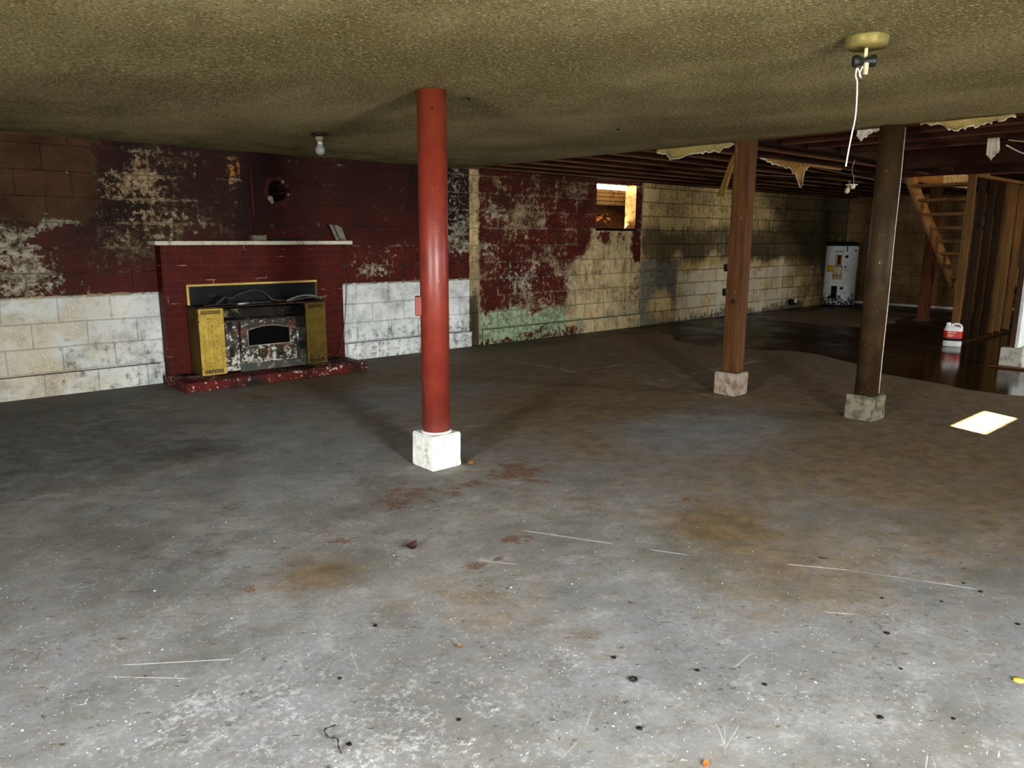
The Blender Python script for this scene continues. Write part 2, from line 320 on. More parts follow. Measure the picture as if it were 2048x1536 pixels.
# the other walls (far right wall, left wall, front wall with its doorway and openings)
def plain_block(name,c1,c2,dark):
    g=G(name); x,y,z=g.sep(g.co())[:3]; u=g.add(x,y); v=g.comb(u,g.add(z,.0095),0.)
    bc,bf=g.brick(v,.402,.2045,.006); n1=g.noise(1.6,7.,.6); n2=g.noise(14.,6.,.65)
    c=g.mix(g.mr(n1,.35,.65),c1,c2); c=g.mix(g.mr(n2,.56,.7,0.,.6),c,dark); c=g.mix(g.mr(bf,.1,1.,0.,.5),c,dark)
    g.set(Base_Color=c,Roughness=.9,Normal=g.bump(g.mad(bf,-1.,g.mul(n2,.4)),.008)); return g.m
M['tanblock']=plain_block('tan_block',srgb(88,66,38),srgb(118,92,58),srgb(44,32,20))
def holed(plane,u0,u1,z0,z1,hole,name,mat,th=.2,sgn=-1):
    """wall slab standing on plane ('x',v) or ('y',v), thickness th outwards, with a rectangular hole (or None)"""
    m=MB(); ax,v=plane; v2=v+sgn*th
    def bx(a,b,c,d):
        if b-a<1e-4 or d-c<1e-4: return
        lo,hi=min(v,v2),max(v,v2)
        m.box(lo,hi,a,b,c,d) if ax=='x' else m.box(a,b,lo,hi,c,d)
    hs=[h for h in (hole or [])]; cur=u0
    for h in sorted(hs):
        bx(cur,h[0],z0,z1); bx(h[0],h[1],z0,h[2]); bx(h[0],h[1],h[3],z1); cur=h[1]
    bx(cur,u1,z0,z1); o=m.build(name,mat); o['kind']='structure'; return o
holed(('x',XB),YF-.2,YA+.2,-.1,2.5,None,'wall_right',M['tanblock'],sgn=1)
LW=(.70,1.34,.35,2.02)                     # left window: y0,y1,z0,z1
holed(('x',XL),YF-.2,YA+.2,-.1,2.5,[LW],'wall_left',M['tanblock'],sgn=-1)
DR=(.85,1.58,0.02,2.06)                    # doorway: x0,x1,z0,z1
WR=(8.85,9.5,1.0,1.92)                      # front window further right
# sun slit: projected from the sunlit patch on the floor
SUN=Vector((2.31,-9.38,5.49)); patch=[(5.89,1.80,0),(5.81,1.59,0),(6.52,1.57,0),(6.58,1.78,0)]
on=lambda yy:[SUN+(Vector(q)-SUN)*((yy-SUN.y)/(q[1]-SUN.y)) for q in patch]
si=on(YF); sq=on(YF-.12)
SL=(min(q.x for q in sq),max(q.x for q in si),min(q.z for q in si),max(q.z for q in sq))
holed(('y',YF),XL-.2,XB+.2,-.1,2.5,[DR,SL,WR],'wall_front',M['tanblock'],th=.12,sgn=-1)
# back of the long wall (keeps the outside light out), leaving the window and the flue
mb=MB(); T=.2
for a,b,c,d in ((XL-.2,FX-.2,0,2.5),(FX-.2,FX+.2,0,FZ-.2),(FX-.2,FX+.2,FZ+.2,2.5),(FX+.2,WX0-.035,0,2.5),(WX0-.035,WX1+.035,0,WZ0-.035),(WX0-.035,WX1+.035,WZ1+.004,2.5),(WX1+.035,XB+.2,0,2.5)): mb.box(a,b,YA+.012,YA+T,c,d)
mb.box(FX-.2,FX+.2,YA+.34,YA+.4,FZ-.2,FZ+.2); mb.build('wall_back',M['tanblock'])['kind']='structure'

# ------------------------------------------------------------------ FLOOR
def floor_mat():
    g=G('basement_concrete'); A=g.attr('wet'); B=g.attr('dirt'); p=g.co(); x,y,z=g.sep(p)[:3]
    pr=g.scale(p,1.,1.,0.)
    n0=g.noise(.55,5.,.55,pr); n1=g.noise(2.1,8.,.6,pr); n2=g.noise(9.,9.,.68,pr); n3=g.noise(48.,5.,.65,pr); n4=g.noise(150.,3.,.6,pr)
    sx=g.noise(6.,9.,.72,g.scale(g.comb(g.mad(x,.75,g.mul(y,-.66)),g.mad(x,.66,g.mul(y,.75)),0.),1.,2.0,1.))   # trowel sweep
    c=g.mix(g.mr(n1,.34,.66),srgb(112,110,104),srgb(142,141,137)); c=g.mix(g.mul(g.mr(n0,.4,.6),.5),c,srgb(130,134,140))
    c=g.mix(g.mul(g.mr(sx,.46,.66),.38),c,srgb(120,110,94)); mo=g.mad(g.noise(5.,10.,.75,g.shift(pr,(6,1,0))),.7,g.mul(n3,.3)); c=g.mix(g.mul(g.mr(mo,.50,.40),.5),c,srgb(92,90,84)); c=g.mix(g.mul(g.mr(mo,.52,.62),.35),c,srgb(184,184,182))
    brn=g.mr(g.add(B[1],g.mul(g.add(g.mad(n1,.5,g.mul(sx,.5)),-.5),1.8)),.22,.9); c=g.mix(g.mul(brn,.8),c,g.mix(g.mr(n2,.35,.65),srgb(96,76,44),srgb(128,104,66)))
    rst=g.mr(g.add(B[0],g.mul(g.add(n2,-.5),2.4)),.42,.72); c=g.mix(g.mul(rst,.75),c,g.mix(g.mr(n3,.4,.6),srgb(88,60,40),srgb(116,82,58)))
    dk=g.mr(g.add(B[2],g.mul(g.add(g.mad(n2,.6,g.mul(sx,.4)),-.5),1.5)),.32,.85); c=g.mix(g.mul(dk,.62),c,srgb(52,50,46))
    pale=g.mr(g.add(A[1],g.mul(g.add(g.mad(n2,.35,g.mad(n3,.45,g.mul(n4,.2))),-.5),4.2)),.42,.95); c=g.mix(g.mul(pale,.6),c,srgb(196,198,198))
    # scuffs: dark flakes and white chips with shapes of their own
    sc1=g.noise(13.,6.,.7,g.scale(g.comb(g.mad(x,.8,g.mul(y,-.6)),g.mad(x,.6,g.mul(y,.8)),0.),1.,2.6,1.)); fl=g.mul(g.mr(sc1,.615,.635),g.mr(n3,.44,.52))
    c=g.mix(g.mul(fl,.8),c,srgb(70,62,52))
    chip=g.mul(g.mr(g.noise(62.,3.,.6,g.shift(pr,(3.1,8.2,0))),.655,.675),g.mr(n2,.44,.56)); c=g.mix(g.mul(chip,g.mad(A[3],.8,.15)),c,srgb(235,236,236))
    for dx_,dy_,o_ in ((.8,-.6,0.),(.35,.94,4.),(.97,.25,8.)):
        dn=g.noise(30.,4.,.7,g.shift(g.scale(g.comb(g.mad(x,dx_,g.mul(y,dy_)),g.mad(x,-dy_,g.mul(y,dx_)),0.),.42,2.6,1.),(o_,o_,0.)))
        c=g.mix(g.mul(g.mul(g.mr(dn,.665,.69),g.mr(n2,.40,.58)),g.mad(A[3],.85,.05)),c,srgb(226,227,226))
    blk_=g.mul(g.mr(g.noise(34.,7.,.75,g.shift(pr,(5,5,0))),.585,.61),g.mr(g.noise(2.6,4.,.6,g.shift(pr,(1,7,0))),.52,.62)); c=g.mix(g.mul(blk_,.8),c,srgb(58,54,48))
    wv=g.vor(7.5,g.scale(g.comb(g.mad(x,.5,g.mul(y,-.87)),g.mad(x,.87,g.mul(y,.5)),0.),1.,.22,1.),'DISTANCE_TO_EDGE')[0]
    scr=g.mul(g.mr(wv,.006,.0025),g.mr(g.noise(3.6,3.,.5,g.shift(pr,(9,4,0))),.57,.62)); 
    wv2=g.vor(5.5,g.scale(g.comb(g.mad(x,.9,g.mul(y,.43)),g.mad(x,-.43,g.mul(y,.9)),0.),1.,.2,1.),'DISTANCE_TO_EDGE')[0]
    scr2=g.mul(g.mr(wv2,.005,.002),g.mr(g.noise(3.1,3.,.5,g.shift(pr,(2,14,0))),.58,.63))
    c=g.mix(g.mul(g.math('MAXIMUM',scr,scr2),g.mul(A[3],.34)),c,srgb(228,230,230))
    # the long chalky scratches across the middle of the floor
    for (ax,ay,bx,by,w) in ((2.22,2.40,2.42,2.02,.0035),(2.49,1.88,2.57,1.73,.003),(2.80,1.41,2.94,1.21,.0035),(3.06,.98,3.15,.80,.003),(2.94,1.21,3.06,.98,.0012),(2.52,1.12,2.60,1.02,.002),(1.86,2.29,1.96,2.14,.002),(.52,2.42,.80,2.22,.0022),(.47,2.38,.66,2.20,.0016)):
        L=math.hypot(bx-ax,by-ay); dx,dy=(bx-ax)/L,(by-ay)/L
        t=g.add(g.mad(x,dx,g.mul(y,dy)),-(ax*dx+ay*dy)); d=g.math('ABSOLUTE',g.add(g.mad(x,-dy,g.mul(y,dx)),-(-ax*dy+ay*dx)))
        d=g.add(d,g.mul(g.add(n3,-.5),.006)); k=g.mul(g.mr(d,w*1.3,w*.4),g.mul(g.mr(t,-.01,.03),g.mr(t,L+.01,L-.03)))
        c=g.mix(g.mul(k,g.mr(n3,.3,.5,.35,.95)),c,srgb(232,232,226))
    c=g.mix(g.mul(g.mr(n4,.6,.75),.18),c,srgb(60,56,50))
    wet=g.mr(g.add(A[0],g.mul(g.add(n2,-.5),.25)),.42,.58); c=g.mix(wet,c,g.mix(1.,c,srgb(92,72,54),'MULTIPLY'))
    slick=g.mr(A[2],.3,.7)
    r=g.mr(n1,.3,.7,.55,.8); r=g.mad(wet,-.30,r); r=g.math('MAXIMUM',g.mad(g.mul(wet,slick),-.30,r),.11)
    bp=g.bump(g.mul(g.add(g.mul(n2,.5),g.mul(n3,.22)),g.mad(g.mul(wet,slick),-.97,1.)),.0055)
    g.set(Base_Color=c,Roughness=r,Normal=bp); return g.m
M['floor']=floor_mat()
xs=np.arange(XL,XB+.06,.06); ys=np.arange(YF-.1,YA+.06,.06); X,Y=np.meshgrid(xs,ys); nz,nx=X.shape
me=bpy.data.meshes.new('floor'); idx=np.arange(nz*nx).reshape(nz,nx)
me.from_pydata(np.stack([X.ravel(),Y.ravel(),np.zeros(X.size)],-1).tolist(),[],np.stack([idx[:-1,:-1],idx[:-1,1:],idx[1:,1:],idx[1:,:-1]],-1).reshape(-1,4).tolist())
x=X.ravel(); y=Y.ravel(); nn=fbm(x,y,.9,31)
jx=x+(fbm(x,y,1.3,41)-.5)*.7; jy=y+(fbm(x,y,1.3,47)-.5)*.5
wet=inpoly(jx,jy,[(9.2,7.3),(8.86,7.03),(7.99,5.38),(8.05,4.75),(8.35,4.26),(8.11,3.55),(7.73,3.07),(7.5,2.37),(7.5,1.79),(8.,.3),(9.,-1),(16,-1),(16,7.3)]).astype(float)
dry=inpoly(jx,jy,[(11.91,6.65),(11.15,5.39),(11.44,4.95),(12.6,4.7),(14.4,5.2),(14.6,6.4)]).astype(float)
wet=wet*(1-dry)
def smooth2(a,k):
    a=a.reshape(nz,nx)
    for _ in range(k): a=(a+np.roll(a,1,0)+np.roll(a,-1,0)+np.roll(a,1,1)+np.roll(a,-1,1))/5
    return a.ravel()
wet=smooth2(wet,3); slick=ss(8.0,8.8,x+nn*1.5)*(1-ss(2.9,3.7,y+(nn-.5)*.6))
rust=blob(x,y,2.14,2.33,.13,.1)*1.2+blob(x,y,1.95,2.23,.06,.06)*1.4+blob(x,y,1.83,2.26,.1,.08)*1.1+blob(x,y,2.1,3.1,.45,.45)*.75+blob(x,y,2.8,3.05,.55,.45)*.8+blob(x,y,1.02,2.66,.12,.12)*.8+blob(x,y,1.5,2.9,.4,.35)*.55+blob(x,y,3.2,2.1,.5,.35)*.45
brown=.24+ss(1.9,4.6,.85*x+.2*y)*.62+blob(x,y,2.97,1.84,.42,.32)*.75+blob(x,y,1.31,2.61,.3,.25)*.7+blob(x,y,2.7,1.4,.6,.5)*.4+blob(x,y,1.6,1.9,.6,.5)*.25-blob(x,y,.9,1.9,.7,.5)*.2-blob(x,y,4.6,2.9,1.2,.8)*.7-blob(x,y,1.6,4.3,1.2,1.2)*.35-blob(x,y,3.6,5.2,1.5,1.)*.4
dirt=.2+ss(6.2,7.05,y+(nn-.5)*.6)*.65+blob(x,y,.9,3.2,.6,1.)*.35+blob(x,y,1.55,4.7,.5,.4)*.3+ss(2.4,1.2,x)*ss(3.4,5.2,y)*.45
pale=blob(x,y,.9,1.55,1.0,.75)*.55+blob(x,y,.62,2.05,.5,.35)*.4+blob(x,y,1.65,1.55,.3,.25)*.25+blob(x,y,2.1,.9,.6,.4)*.25
for (ax,ay,bx,by) in ((5.5,4.28,7.55,4.24),(5.5,4.28,5.45,3.45),(5.39,6.05,5.40,5.06),(5.39,5.1,6.2,5.1)):      # pale outlines of vanished partitions
    t=np.clip(((x-ax)*(bx-ax)+(y-ay)*(by-ay))/((bx-ax)**2+(by-ay)**2),0,1); d=np.hypot(x-ax-t*(bx-ax),y-ay-t*(by-ay)); pale=np.maximum(pale,(1-ss(.03,.10,d))*.55)
chips=np.clip(.1+ss(3.8,1.4,.9*x+.8*y)*.9+.15*nn,0,1)
c1=lambda a: np.clip(a,0,1)
setattr4(me,'wet',np.stack([c1(wet),c1(pale),c1(slick),chips],-1)); setattr4(me,'dirt',np.stack([c1(rust),c1(brown),c1(dirt),c1(dirt)],-1))
me.materials.append(M['floor']); fo=bpy.data.objects.new('floor',me); COL.objects.link(fo); fo['kind']='structure'
M['yard']=simple('yard_gravel',srgb(182,178,158),.95,sc_=3.)
MB().box(-14,26,-16,YF-.02,-.16,-.06).build('ground',M['yard'])['kind']='structure'
MB().box(-14,XL-.02,YF-.02,12,-.16,-.06).build('ground',M['yard'])['kind']='structure'
MB().box(XL-.02,XB+.2,YF-.02,YA+.2,-.2,-.02).build('floor',M['yard'])['kind']='structure'

# ------------------------------------------------------------------ CEILING (stippled drywall, torn off beyond XD)
def ceil_mat():
    g=G('stippled_ceiling'); p=g.co(); n0=g.noise(.9,6.,.62,g.scale(p,1.,.55,1.)); n1=g.noise(4.5,6.,.62); a=g.noise(62.,4.,.62); b=g.noise(130.,3.,.6)
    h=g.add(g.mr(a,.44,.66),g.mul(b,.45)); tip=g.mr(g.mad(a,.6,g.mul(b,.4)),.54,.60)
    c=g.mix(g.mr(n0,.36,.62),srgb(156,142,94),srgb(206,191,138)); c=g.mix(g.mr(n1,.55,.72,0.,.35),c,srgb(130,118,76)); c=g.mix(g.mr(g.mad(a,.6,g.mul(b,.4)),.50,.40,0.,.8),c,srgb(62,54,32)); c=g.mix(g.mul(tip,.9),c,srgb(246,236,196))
    x,y,z=g.sep(p)[:3]; bevel=g.mul(g.mr(y,6.1,6.6),.45); c=g.mix(g.mul(g.mr(n1,.4,.6),bevel),c,srgb(96,86,58))  # ceiling colour darkened towards the back wall, shade painted in
    g.set(Base_Color=c,Roughness=.9,Normal=g.bump(h,.016,1.)); return g.m
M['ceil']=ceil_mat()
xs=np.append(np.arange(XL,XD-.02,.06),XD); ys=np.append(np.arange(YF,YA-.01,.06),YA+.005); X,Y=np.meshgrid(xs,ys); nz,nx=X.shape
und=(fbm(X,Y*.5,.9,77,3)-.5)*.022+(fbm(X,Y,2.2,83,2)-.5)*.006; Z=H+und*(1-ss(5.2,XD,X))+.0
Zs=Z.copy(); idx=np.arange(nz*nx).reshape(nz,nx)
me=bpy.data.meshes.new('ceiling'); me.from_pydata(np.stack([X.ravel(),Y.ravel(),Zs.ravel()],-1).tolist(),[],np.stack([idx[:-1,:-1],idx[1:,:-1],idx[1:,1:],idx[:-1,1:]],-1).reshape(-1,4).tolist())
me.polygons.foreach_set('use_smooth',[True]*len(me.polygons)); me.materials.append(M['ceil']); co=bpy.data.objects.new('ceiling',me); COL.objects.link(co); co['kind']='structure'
so=co.modifiers.new('thick','SOLIDIFY'); so.thickness=.013; so.offset=-1
def zceil(x,y):
    i=min(range(len(xs)),key=lambda k:abs(xs[k]-x)); j=min(range(len(ys)),key=lambda k:abs(ys[k]-y)); return float(Z[j,i])

# floor deck above, with the stairwell opening
SX0,SX1,SY0,SY1=10.55,13.75,3.38,4.36
M['deck']=wood('old_deck',srgb(46,26,17),srgb(78,44,28),axis=0)
mb=MB(); zt=2.31
for a,b,c,d in ((XL-.2,SX0,YF-.15,YA+.19),(SX1,XB+.2,YF-.15,YA+.19),(SX0,SX1,YF-.15,SY0),(SX0,SX1,SY1,YA+.19)):
    if a<0: mb.box(a,b,c,YA-.005,zt,zt+.03); mb.box(a,WX0-.05,YA-.005,d,zt,zt+.03); mb.box(WX1+.05,b,YA-.005,d,zt,zt+.03)
    else: mb.box(a,b,c,d,zt,zt+.03)
mb.build('ceiling',M['deck'])['kind']='structure'
# stairwell walls upstairs
M['plaster']=simple('old_plaster',srgb(196,176,140),.9,var=.15)
mb=MB()
for a,b,c,d in ((SX0-.1,SX0,SY0-.1,SY1+.1),(SX1,SX1+.1,SY0-.1,SY1+.1),(SX0,SX1,SY0-.1,SY0),(SX0,SX1,SY1,SY1+.1)): mb.box(a,b,c,d,zt+.03,4.4)
mb.box(SX0-.1,SX1+.1,SY0-.1,SY1+.1,4.4,4.5); mb.build('wall_upstairs',M['plaster'])['kind']='structure'

M['joistX']=wood('joist_wood',srgb(30,18,10),srgb(56,33,18),axis=0,knots=False); M['joistY']=wood('joist_wood_dark',srgb(32,15,8),srgb(58,29,16),axis=1,knots=False)
M['lath']=wood('lath',srgb(70,44,22),srgb(116,78,42),axis=0,knots=False); M['lathY']=wood('lath_crosswise',srgb(56,28,16),srgb(92,52,30),axis=1,knots=False)
ordw=['first','second','third','fourth','fifth','sixth','seventh','eighth','ninth','tenth','eleventh']
jy=[7.02-.405*k for k in range(9)]
for k,yy in enumerate(jy):
    if yy<3.66: continue
    o=MB().box(XD+.02,XB-.01 if not SY0-.05<yy<SY1+.05 else SX0-.12,yy-.019,yy+.019,2.115,2.31).build('floor_joist',M['joistX'],bevel=.002,seg=1)
    tag(o,f'{ordw[k]} bare overhead joist out from the back block wall, running lengthwise','joist','joists running lengthwise over the back half')
    MB().box(XD+.03,XB-.02 if not SY0-.05<yy<SY1+.05 else SX0-.13,yy-.017,yy+.012,2.103,2.1152).build('bottom_strip',M['lath'],o)  # paler strip along the joist underside
for k,xx in enumerate((5.78,6.2,6.65,7.3,8.8)):
    o=MB().box(xx-.019,xx+.019,YF+.01,3.46,2.113 if k<4 else 2.06,2.31).build('floor_joist',M['joistY'],bevel=.002,seg=1)
    tag(o,f'{ordw[k]} dark red-brown crosswise joist counted from the torn ceiling edge','joist','joists running crosswise over the right half')
    if k<4: MB().box(xx-.016,xx+.010,YF+.02,3.45,2.103,2.1132).build('bottom_strip',M['lathY'],o)
o=MB().box(XD+.04,10.3,3.475,3.605,2.118,2.31).build('ceiling_beam',M['joistX'],bevel=.003); tag(o,'long timber girder over the square wooden post','beam')
o=MB().box(10.335,10.40,-.4,4.4,2.09,2.29).build('ceiling_beam',M['joistY'],bevel=.003); tag(o,'dark crosswise beam in front of the staircase top','beam')
o=MB().box(5.9,XB-.01,YA-.04,YA-.002,2.10,2.305).build('trim_1',M['joistX'],bevel=.002); o['kind']='structure'
# stairwell trimmer boards
M['pine']=wood('pine',srgb(112,76,38),srgb(158,114,64),axis=0); M['pineZ']=wood('pine_upright',srgb(84,58,28),srgb(126,90,48),axis=2)
M['pineY']=wood('pine_tread',srgb(84,56,28),srgb(122,86,48),axis=1)
tr=thing('trimmer_board','orange lit pine board along the rear side of the stairwell opening','board',(12.1,4.36,2.1))
MB().box(10.95,12.55,4.36,4.40,2.105,2.309).build('pine_length',M['pine'],tr,bevel=.002)
MB().box(12.555,13.75,4.357,4.40,2.10,2.309).build('plaster_length',concrete('cracked_plaster',srgb(206,190,150),srgb(150,120,80)),tr,bevel=.002)
o=MB().obox((7.0,2.75,2.15),(.62*.5,-1.35*.5,-.0),(.02,.009,0),(0,0,.02)).build('bridging_strut',M['joistY']); tag(o,'thin diagonal strut across the dark joists beside the brown post','strut')

# ------------------------------------------------------------------ WINDOW in the long wall and its light well
M['weath']=concrete('weathered_ledge',srgb(146,120,72),srgb(100,72,38),amount=.45,sc_=9.)
M['earth']=concrete('dark_earth',srgb(74,46,22),srgb(36,22,12))
M['reveal']=concrete('stained_reveal',srgb(214,170,96),srgb(120,76,30),amount=.45)
win=bpy.data.objects.new('window_1',None); COL.objects.link(win); win.location=(WX0,YA,WZ0); win['kind']='structure'; ORG[win.name]=(WX0,YA,WZ0)
MB().box(WX0-.0,WX1,YA,YA+.20,WZ0-.03,WZ0).build('window_sill',M['earth'],win)
MB().box(WX1,WX1+.03,YA+.001,YA+.20,WZ0,WZ1+.03).build('window_reveal',M['reveal'],win)
MB().box(WX0-.03,WX0,YA+.001,YA+.20,WZ0,WZ1+.03).build('window_reveal',M['reveal'],win)
m=MB(); 
for k in range(4):
    m.box(WX0-.3,WX1+.25,YA+.40-.008*random.random(),YA+.56,1.785+.0575*k,1.785+.0575*k+.053)
m.build('well_curb',M['weath'],win,bevel=.012)
# bank of earth below the kerb
vs=[];fs=[];nx_=24;nz_=12
for j in range(nz_):
    for i in range(nx_):
        a=WX0-.35+i*(WX1+.5-WX0+.2)/(nx_-1); t=j/(nz_-1); vs.append((a,YA+.24+.30*t+.03*vn(a,t,9,5),1.40+.40*t**1.2+.03*vn(a,t*3,7,3)))
for j in range(nz_-1):
    for i in range(nx_-1): q=j*nx_+i; fs.append((q,q+1,q+nx_+1,q+nx_))
m=MB().add(vs,fs,True); m.build('well_earth',M['earth'],win)
m=MB().box(WX0-1.2,WX1+1.2,YA+.57,YA+.75,1.2,2.0).box(WX0-1.2,WX0-.35,YA+.2,YA+.57,1.2,2.0).box(WX1+.3,WX1+1.2,YA+.2,YA+.57,1.2,2.0); m.build('well_wall',M['earth'],win)
MB().box(WX0-2.,WX1+2.,YA+.02,YA+1.5,2.34,2.38).build('ceiling',M['deck'])['kind']='structure'  # unseen eave added to cut the sky light into the window well
leafm=simple('dry_leaf',srgb(196,124,44),.8,var=.4,sc_=20.)
def leaf_mesh(c,r,rot,tilt,up=(0,0,1),curl=.25):
    n=10; vs=[]; R_=Matrix.Rotation(rot,3,'Z')@Matrix.Rotation(tilt,3,'X')
    for k in range(n):
        q=2*PI*k/n; rr=r*(1-.45*abs(math.sin(q)))*(1+.12*math.sin(5*q)); p=Vector((rr*math.cos(q)*1.1,rr*math.sin(q),0)); p.z=curl*(p.x**2+p.y**2)/r
        vs.append(Vector(c)+R_@p)
    v0=Vector(c); v=[v0]+vs; v2=[p+Vector((0,0,.0012)) for p in v]
    f=[(0,1+k,1+(k+1)%n) for k in range(n)]; o=n+1
    return MB().add(v+v2,f+[(a+o,c_+o,b+o) for a,b,c_ in f]+[(1+k,o+1+k,o+1+(k+1)%n,1+(k+1)%n) for k in range(n)])
for k,(lx,lz,r) in enumerate(((8.42,1.56,.05),(8.52,1.60,.06),(8.60,1.55,.05),(8.36,1.53,.045),(8.62,1.62,.045),(8.25,1.55,.05),(8.50,1.51,.04))):
    t=(lz-1.40)/.42; o=leaf_mesh((lx,YA+.235+.27*t,lz+.03),r,random.uniform(0,6),.8).build('dry_leaf',leafm)
    tag(o,'dry orange leaf lying on the earth in the window well','leaf','dry leaves in the window well')

# ------------------------------------------------------------------ POSTS AND FOOTINGS
def footing(x0,x1,y0,y1,h,mat,label):
    """weathered square block with chipped edges"""
    import bmesh
    bm=bmesh.new(); bmesh.ops.create_cube(bm,size=1.)
    for v in bm.verts: v.co=Vector(((x0+x1)/2+v.co.x*(x1-x0),(y0+y1)/2+v.co.y*(y1-y0),h/2+v.co.z*h))
    bmesh.ops.bevel(bm,geom=bm.edges[:],offset=.008,segments=2,affect='EDGES'); bmesh.ops.subdivide_edges(bm,edges=bm.edges[:],cuts=4,use_grid_fill=True)
    for v in bm.verts:
        if v.co.z>.01:
            d=Vector(((v.co.x-(x0+x1)/2),(v.co.y-(y0+y1)/2),v.co.z-h/2)).normalized(); v.co+=d*(-.004*abs(math.sin(v.co.x*91+v.co.y*57+v.co.z*73)))
    me=bpy.data.meshes.new('concrete_block'); bm.to_mesh(me); bm.free(); me.materials.append(mat)
    o=bpy.data.objects.new('concrete_block',me); COL.objects.link(o); return tag(o,label,'concrete block')
bw=concrete('white_block',srgb(236,236,226),srgb(170,170,156),amount=.35,sc_=22.); bp=concrete('pinkish_block',srgb(160,147,130),srgb(120,98,82),amount=.6); bg=concrete('grey_green_block',srgb(128,124,104),srgb(82,76,60),amount=.6); bl=concrete('pale_block',srgb(206,204,190),srgb(160,152,138),amount=.5)
footing(2.42,2.63,3.375,3.585,.205,bw,'white painted concrete footing block under the red steel post')
footing(5.565,5.775,3.385,3.595,.195,bp,'pinkish-grey concrete footing block under the square wooden post')
footing(5.545,5.76,2.225,2.44,.185,bg,'grey-green concrete footing block under the brown round post')
footing(9.10,9.32,2.21,2.42,.205,bl,'pale concrete footing block under the white-painted post at the right edge')

def redpipe_mat():
    g=G('red_enamel'); n=g.noise(7.,6.,.6); n2=g.noise(38.,5.,.65,g.scale(g.co(),1.,1.,.4)); n3=g.noise(16.,6.,.7,g.shift(g.co(),(4,2,9)))
    c=g.mix(g.mr(n,.3,.7),srgb(106,32,20),srgb(126,46,31)); c=g.mix(g.mr(n2,.64,.74,0.,.6),c,srgb(160,92,80)); c=g.mix(g.mr(n3,.70,.72),c,srgb(84,22,16))
    z=g.sep(g.co())[2]; c=g.mix(g.mul(g.mr(z,1.5,1.85),.55),c,srgb(126,56,30)); c=g.mix(g.mr(g.noise(95.,2.),.75,.765),c,srgb(220,200,190))
    g.set(Base_Color=c,Roughness=.40,Specular_IOR_Level=.55,Normal=g.bump(n2,.0012)); return g.m
M['red']=redpipe_mat()
px,py=2.525,3.48
t=thing('steel_post','red round steel support post in the middle of the floor','post',(px,py,.205))
zc=zceil(px,py)
MB().tube([(px,py,.206),(px,py,zc-.002)],.081,40).build('pipe',M['red'],t)
MB().lathe([(.0805,0),(.089,.001),(.086,.007),(.0815,.010)],(px,py,.205)).build('paint_ring',simple('white_paint',srgb(230,228,220),.6,var=.1),t)
bd=Vector((-.81,.59,0)); bx=Vector((.59,.81,0)); o=MB().obox(Vector((px,py,.94))+bd*.088,bd*.022,bx*.03,(0,0,.055)).build('outlet_box',M['red'],t,bevel=.006)
MB().lathe([(0,-.006),(.006,-.006),(.006,.006),(0,.006)],(px-.045,py-.066,1.995),n=10,axis=(-.56,-.82,0)).build('bolt',simple('dark_bolt',srgb(40,18,14),.6),t)

def brownpipe_mat():
    g=G('brown_paint_pipe'); n=g.noise(5.,6.,.6); n2=g.noise(20.,7.,.7,g.scale(g.co(),1.,1.,.6)); n3=g.noise(70.,2.)
    c=g.mix(g.mr(n,.3,.7),srgb(44,31,17),srgb(64,48,29)); c=g.mix(g.mr(n2,.60,.70,0.,.55),c,srgb(92,76,54)); c=g.mix(g.mr(n2,.70,.72),c,srgb(196,182,160)); c=g.mix(g.mr(n3,.74,.755),c,srgb(220,216,206))
    g.set(Base_Color=c,Roughness=.55,Specular_IOR_Level=.12,Normal=g.bump(n2,.0015)); return g.m
bx_,by_=5.652,2.332
t=thing('steel_post','brown round steel post with pale scuffs between the wooden post and the stairs','post',(bx_,by_,.185))
MB().tube([(bx_,by_,.186),(bx_,by_,2.108)],.081,40).build('pipe',brownpipe_mat(),t)
g=[(5.722+.003*math.sin(k*1.1),2.270+.002*math.cos(k),2.09-(2.09-.19)*k/14) for k in range(15)]
o=MB().tube(g,.0042,8).build('white_cord',simple('white_cord',srgb(226,214,196),.5,var=.05)); tag(o,'thin white cord hanging down the right side of the brown round post','cord')

M['oldpost']=wood('old_post',srgb(60,36,17),srgb(98,63,34),axis=2,marks=srgb(164,118,84))
t=thing('wooden_post','square reddish-brown timber post on a concrete block under the torn ceiling edge','post',(5.67,3.485,.195))
MB().box(5.618,5.722,3.405,3.562,.196,2.116).build('shaft',M['oldpost'],t,bevel=.010,seg=3)
MB().lathe([(0,-.003),(.012,-.003),(.022,0),(.012,.004),(.010,.002),(0,.002)],(5.617,3.485,.80),n=16,axis=(-1,0,0)).build('knot',simple('knot',srgb(48,26,14),.7),t)

t=thing('wooden_post','white-painted plank post with dark left edge at the right edge of the photo','post',(9.2,2.3,.205))
MB().box(9.135,9.20,2.302,2.350,.206,2.06).build('dark_edge',wood('dark_stud',srgb(52,34,20),srgb(84,58,36),axis=2),t,bevel=.003)
MB().box(9.136,9.75,2.27,2.3015,.206,2.06).build('white_face',concrete('whitewash',srgb(238,238,232),srgb(190,188,178),amount=.2,sc_=30.),t,bevel=.003)
o=MB().tube([(8.97,2.47,.012),(9.0,2.3,.012),(9.02,2.05,.012),(9.05,1.8,.012)],.012,8).build('wood_stick',M['pineY']); tag(o,'thin stick lying on the floor before the pale footing block','stick')

t=thing('wooden_post','dark timber post rising behind the staircase treads','post',(13.2,4.66,0))
MB().box(13.12,13.28,4.585,4.735,.0,2.30).build('shaft',wood('dark_post',srgb(58,30,15),srgb(92,52,28),axis=2),t,bevel=.006)
MB().box(13.08,13.32,4.55,4.77,.0,.03).build('foot_plate',simple('foot_plate',srgb(60,56,50),.6),t,bevel=.004)

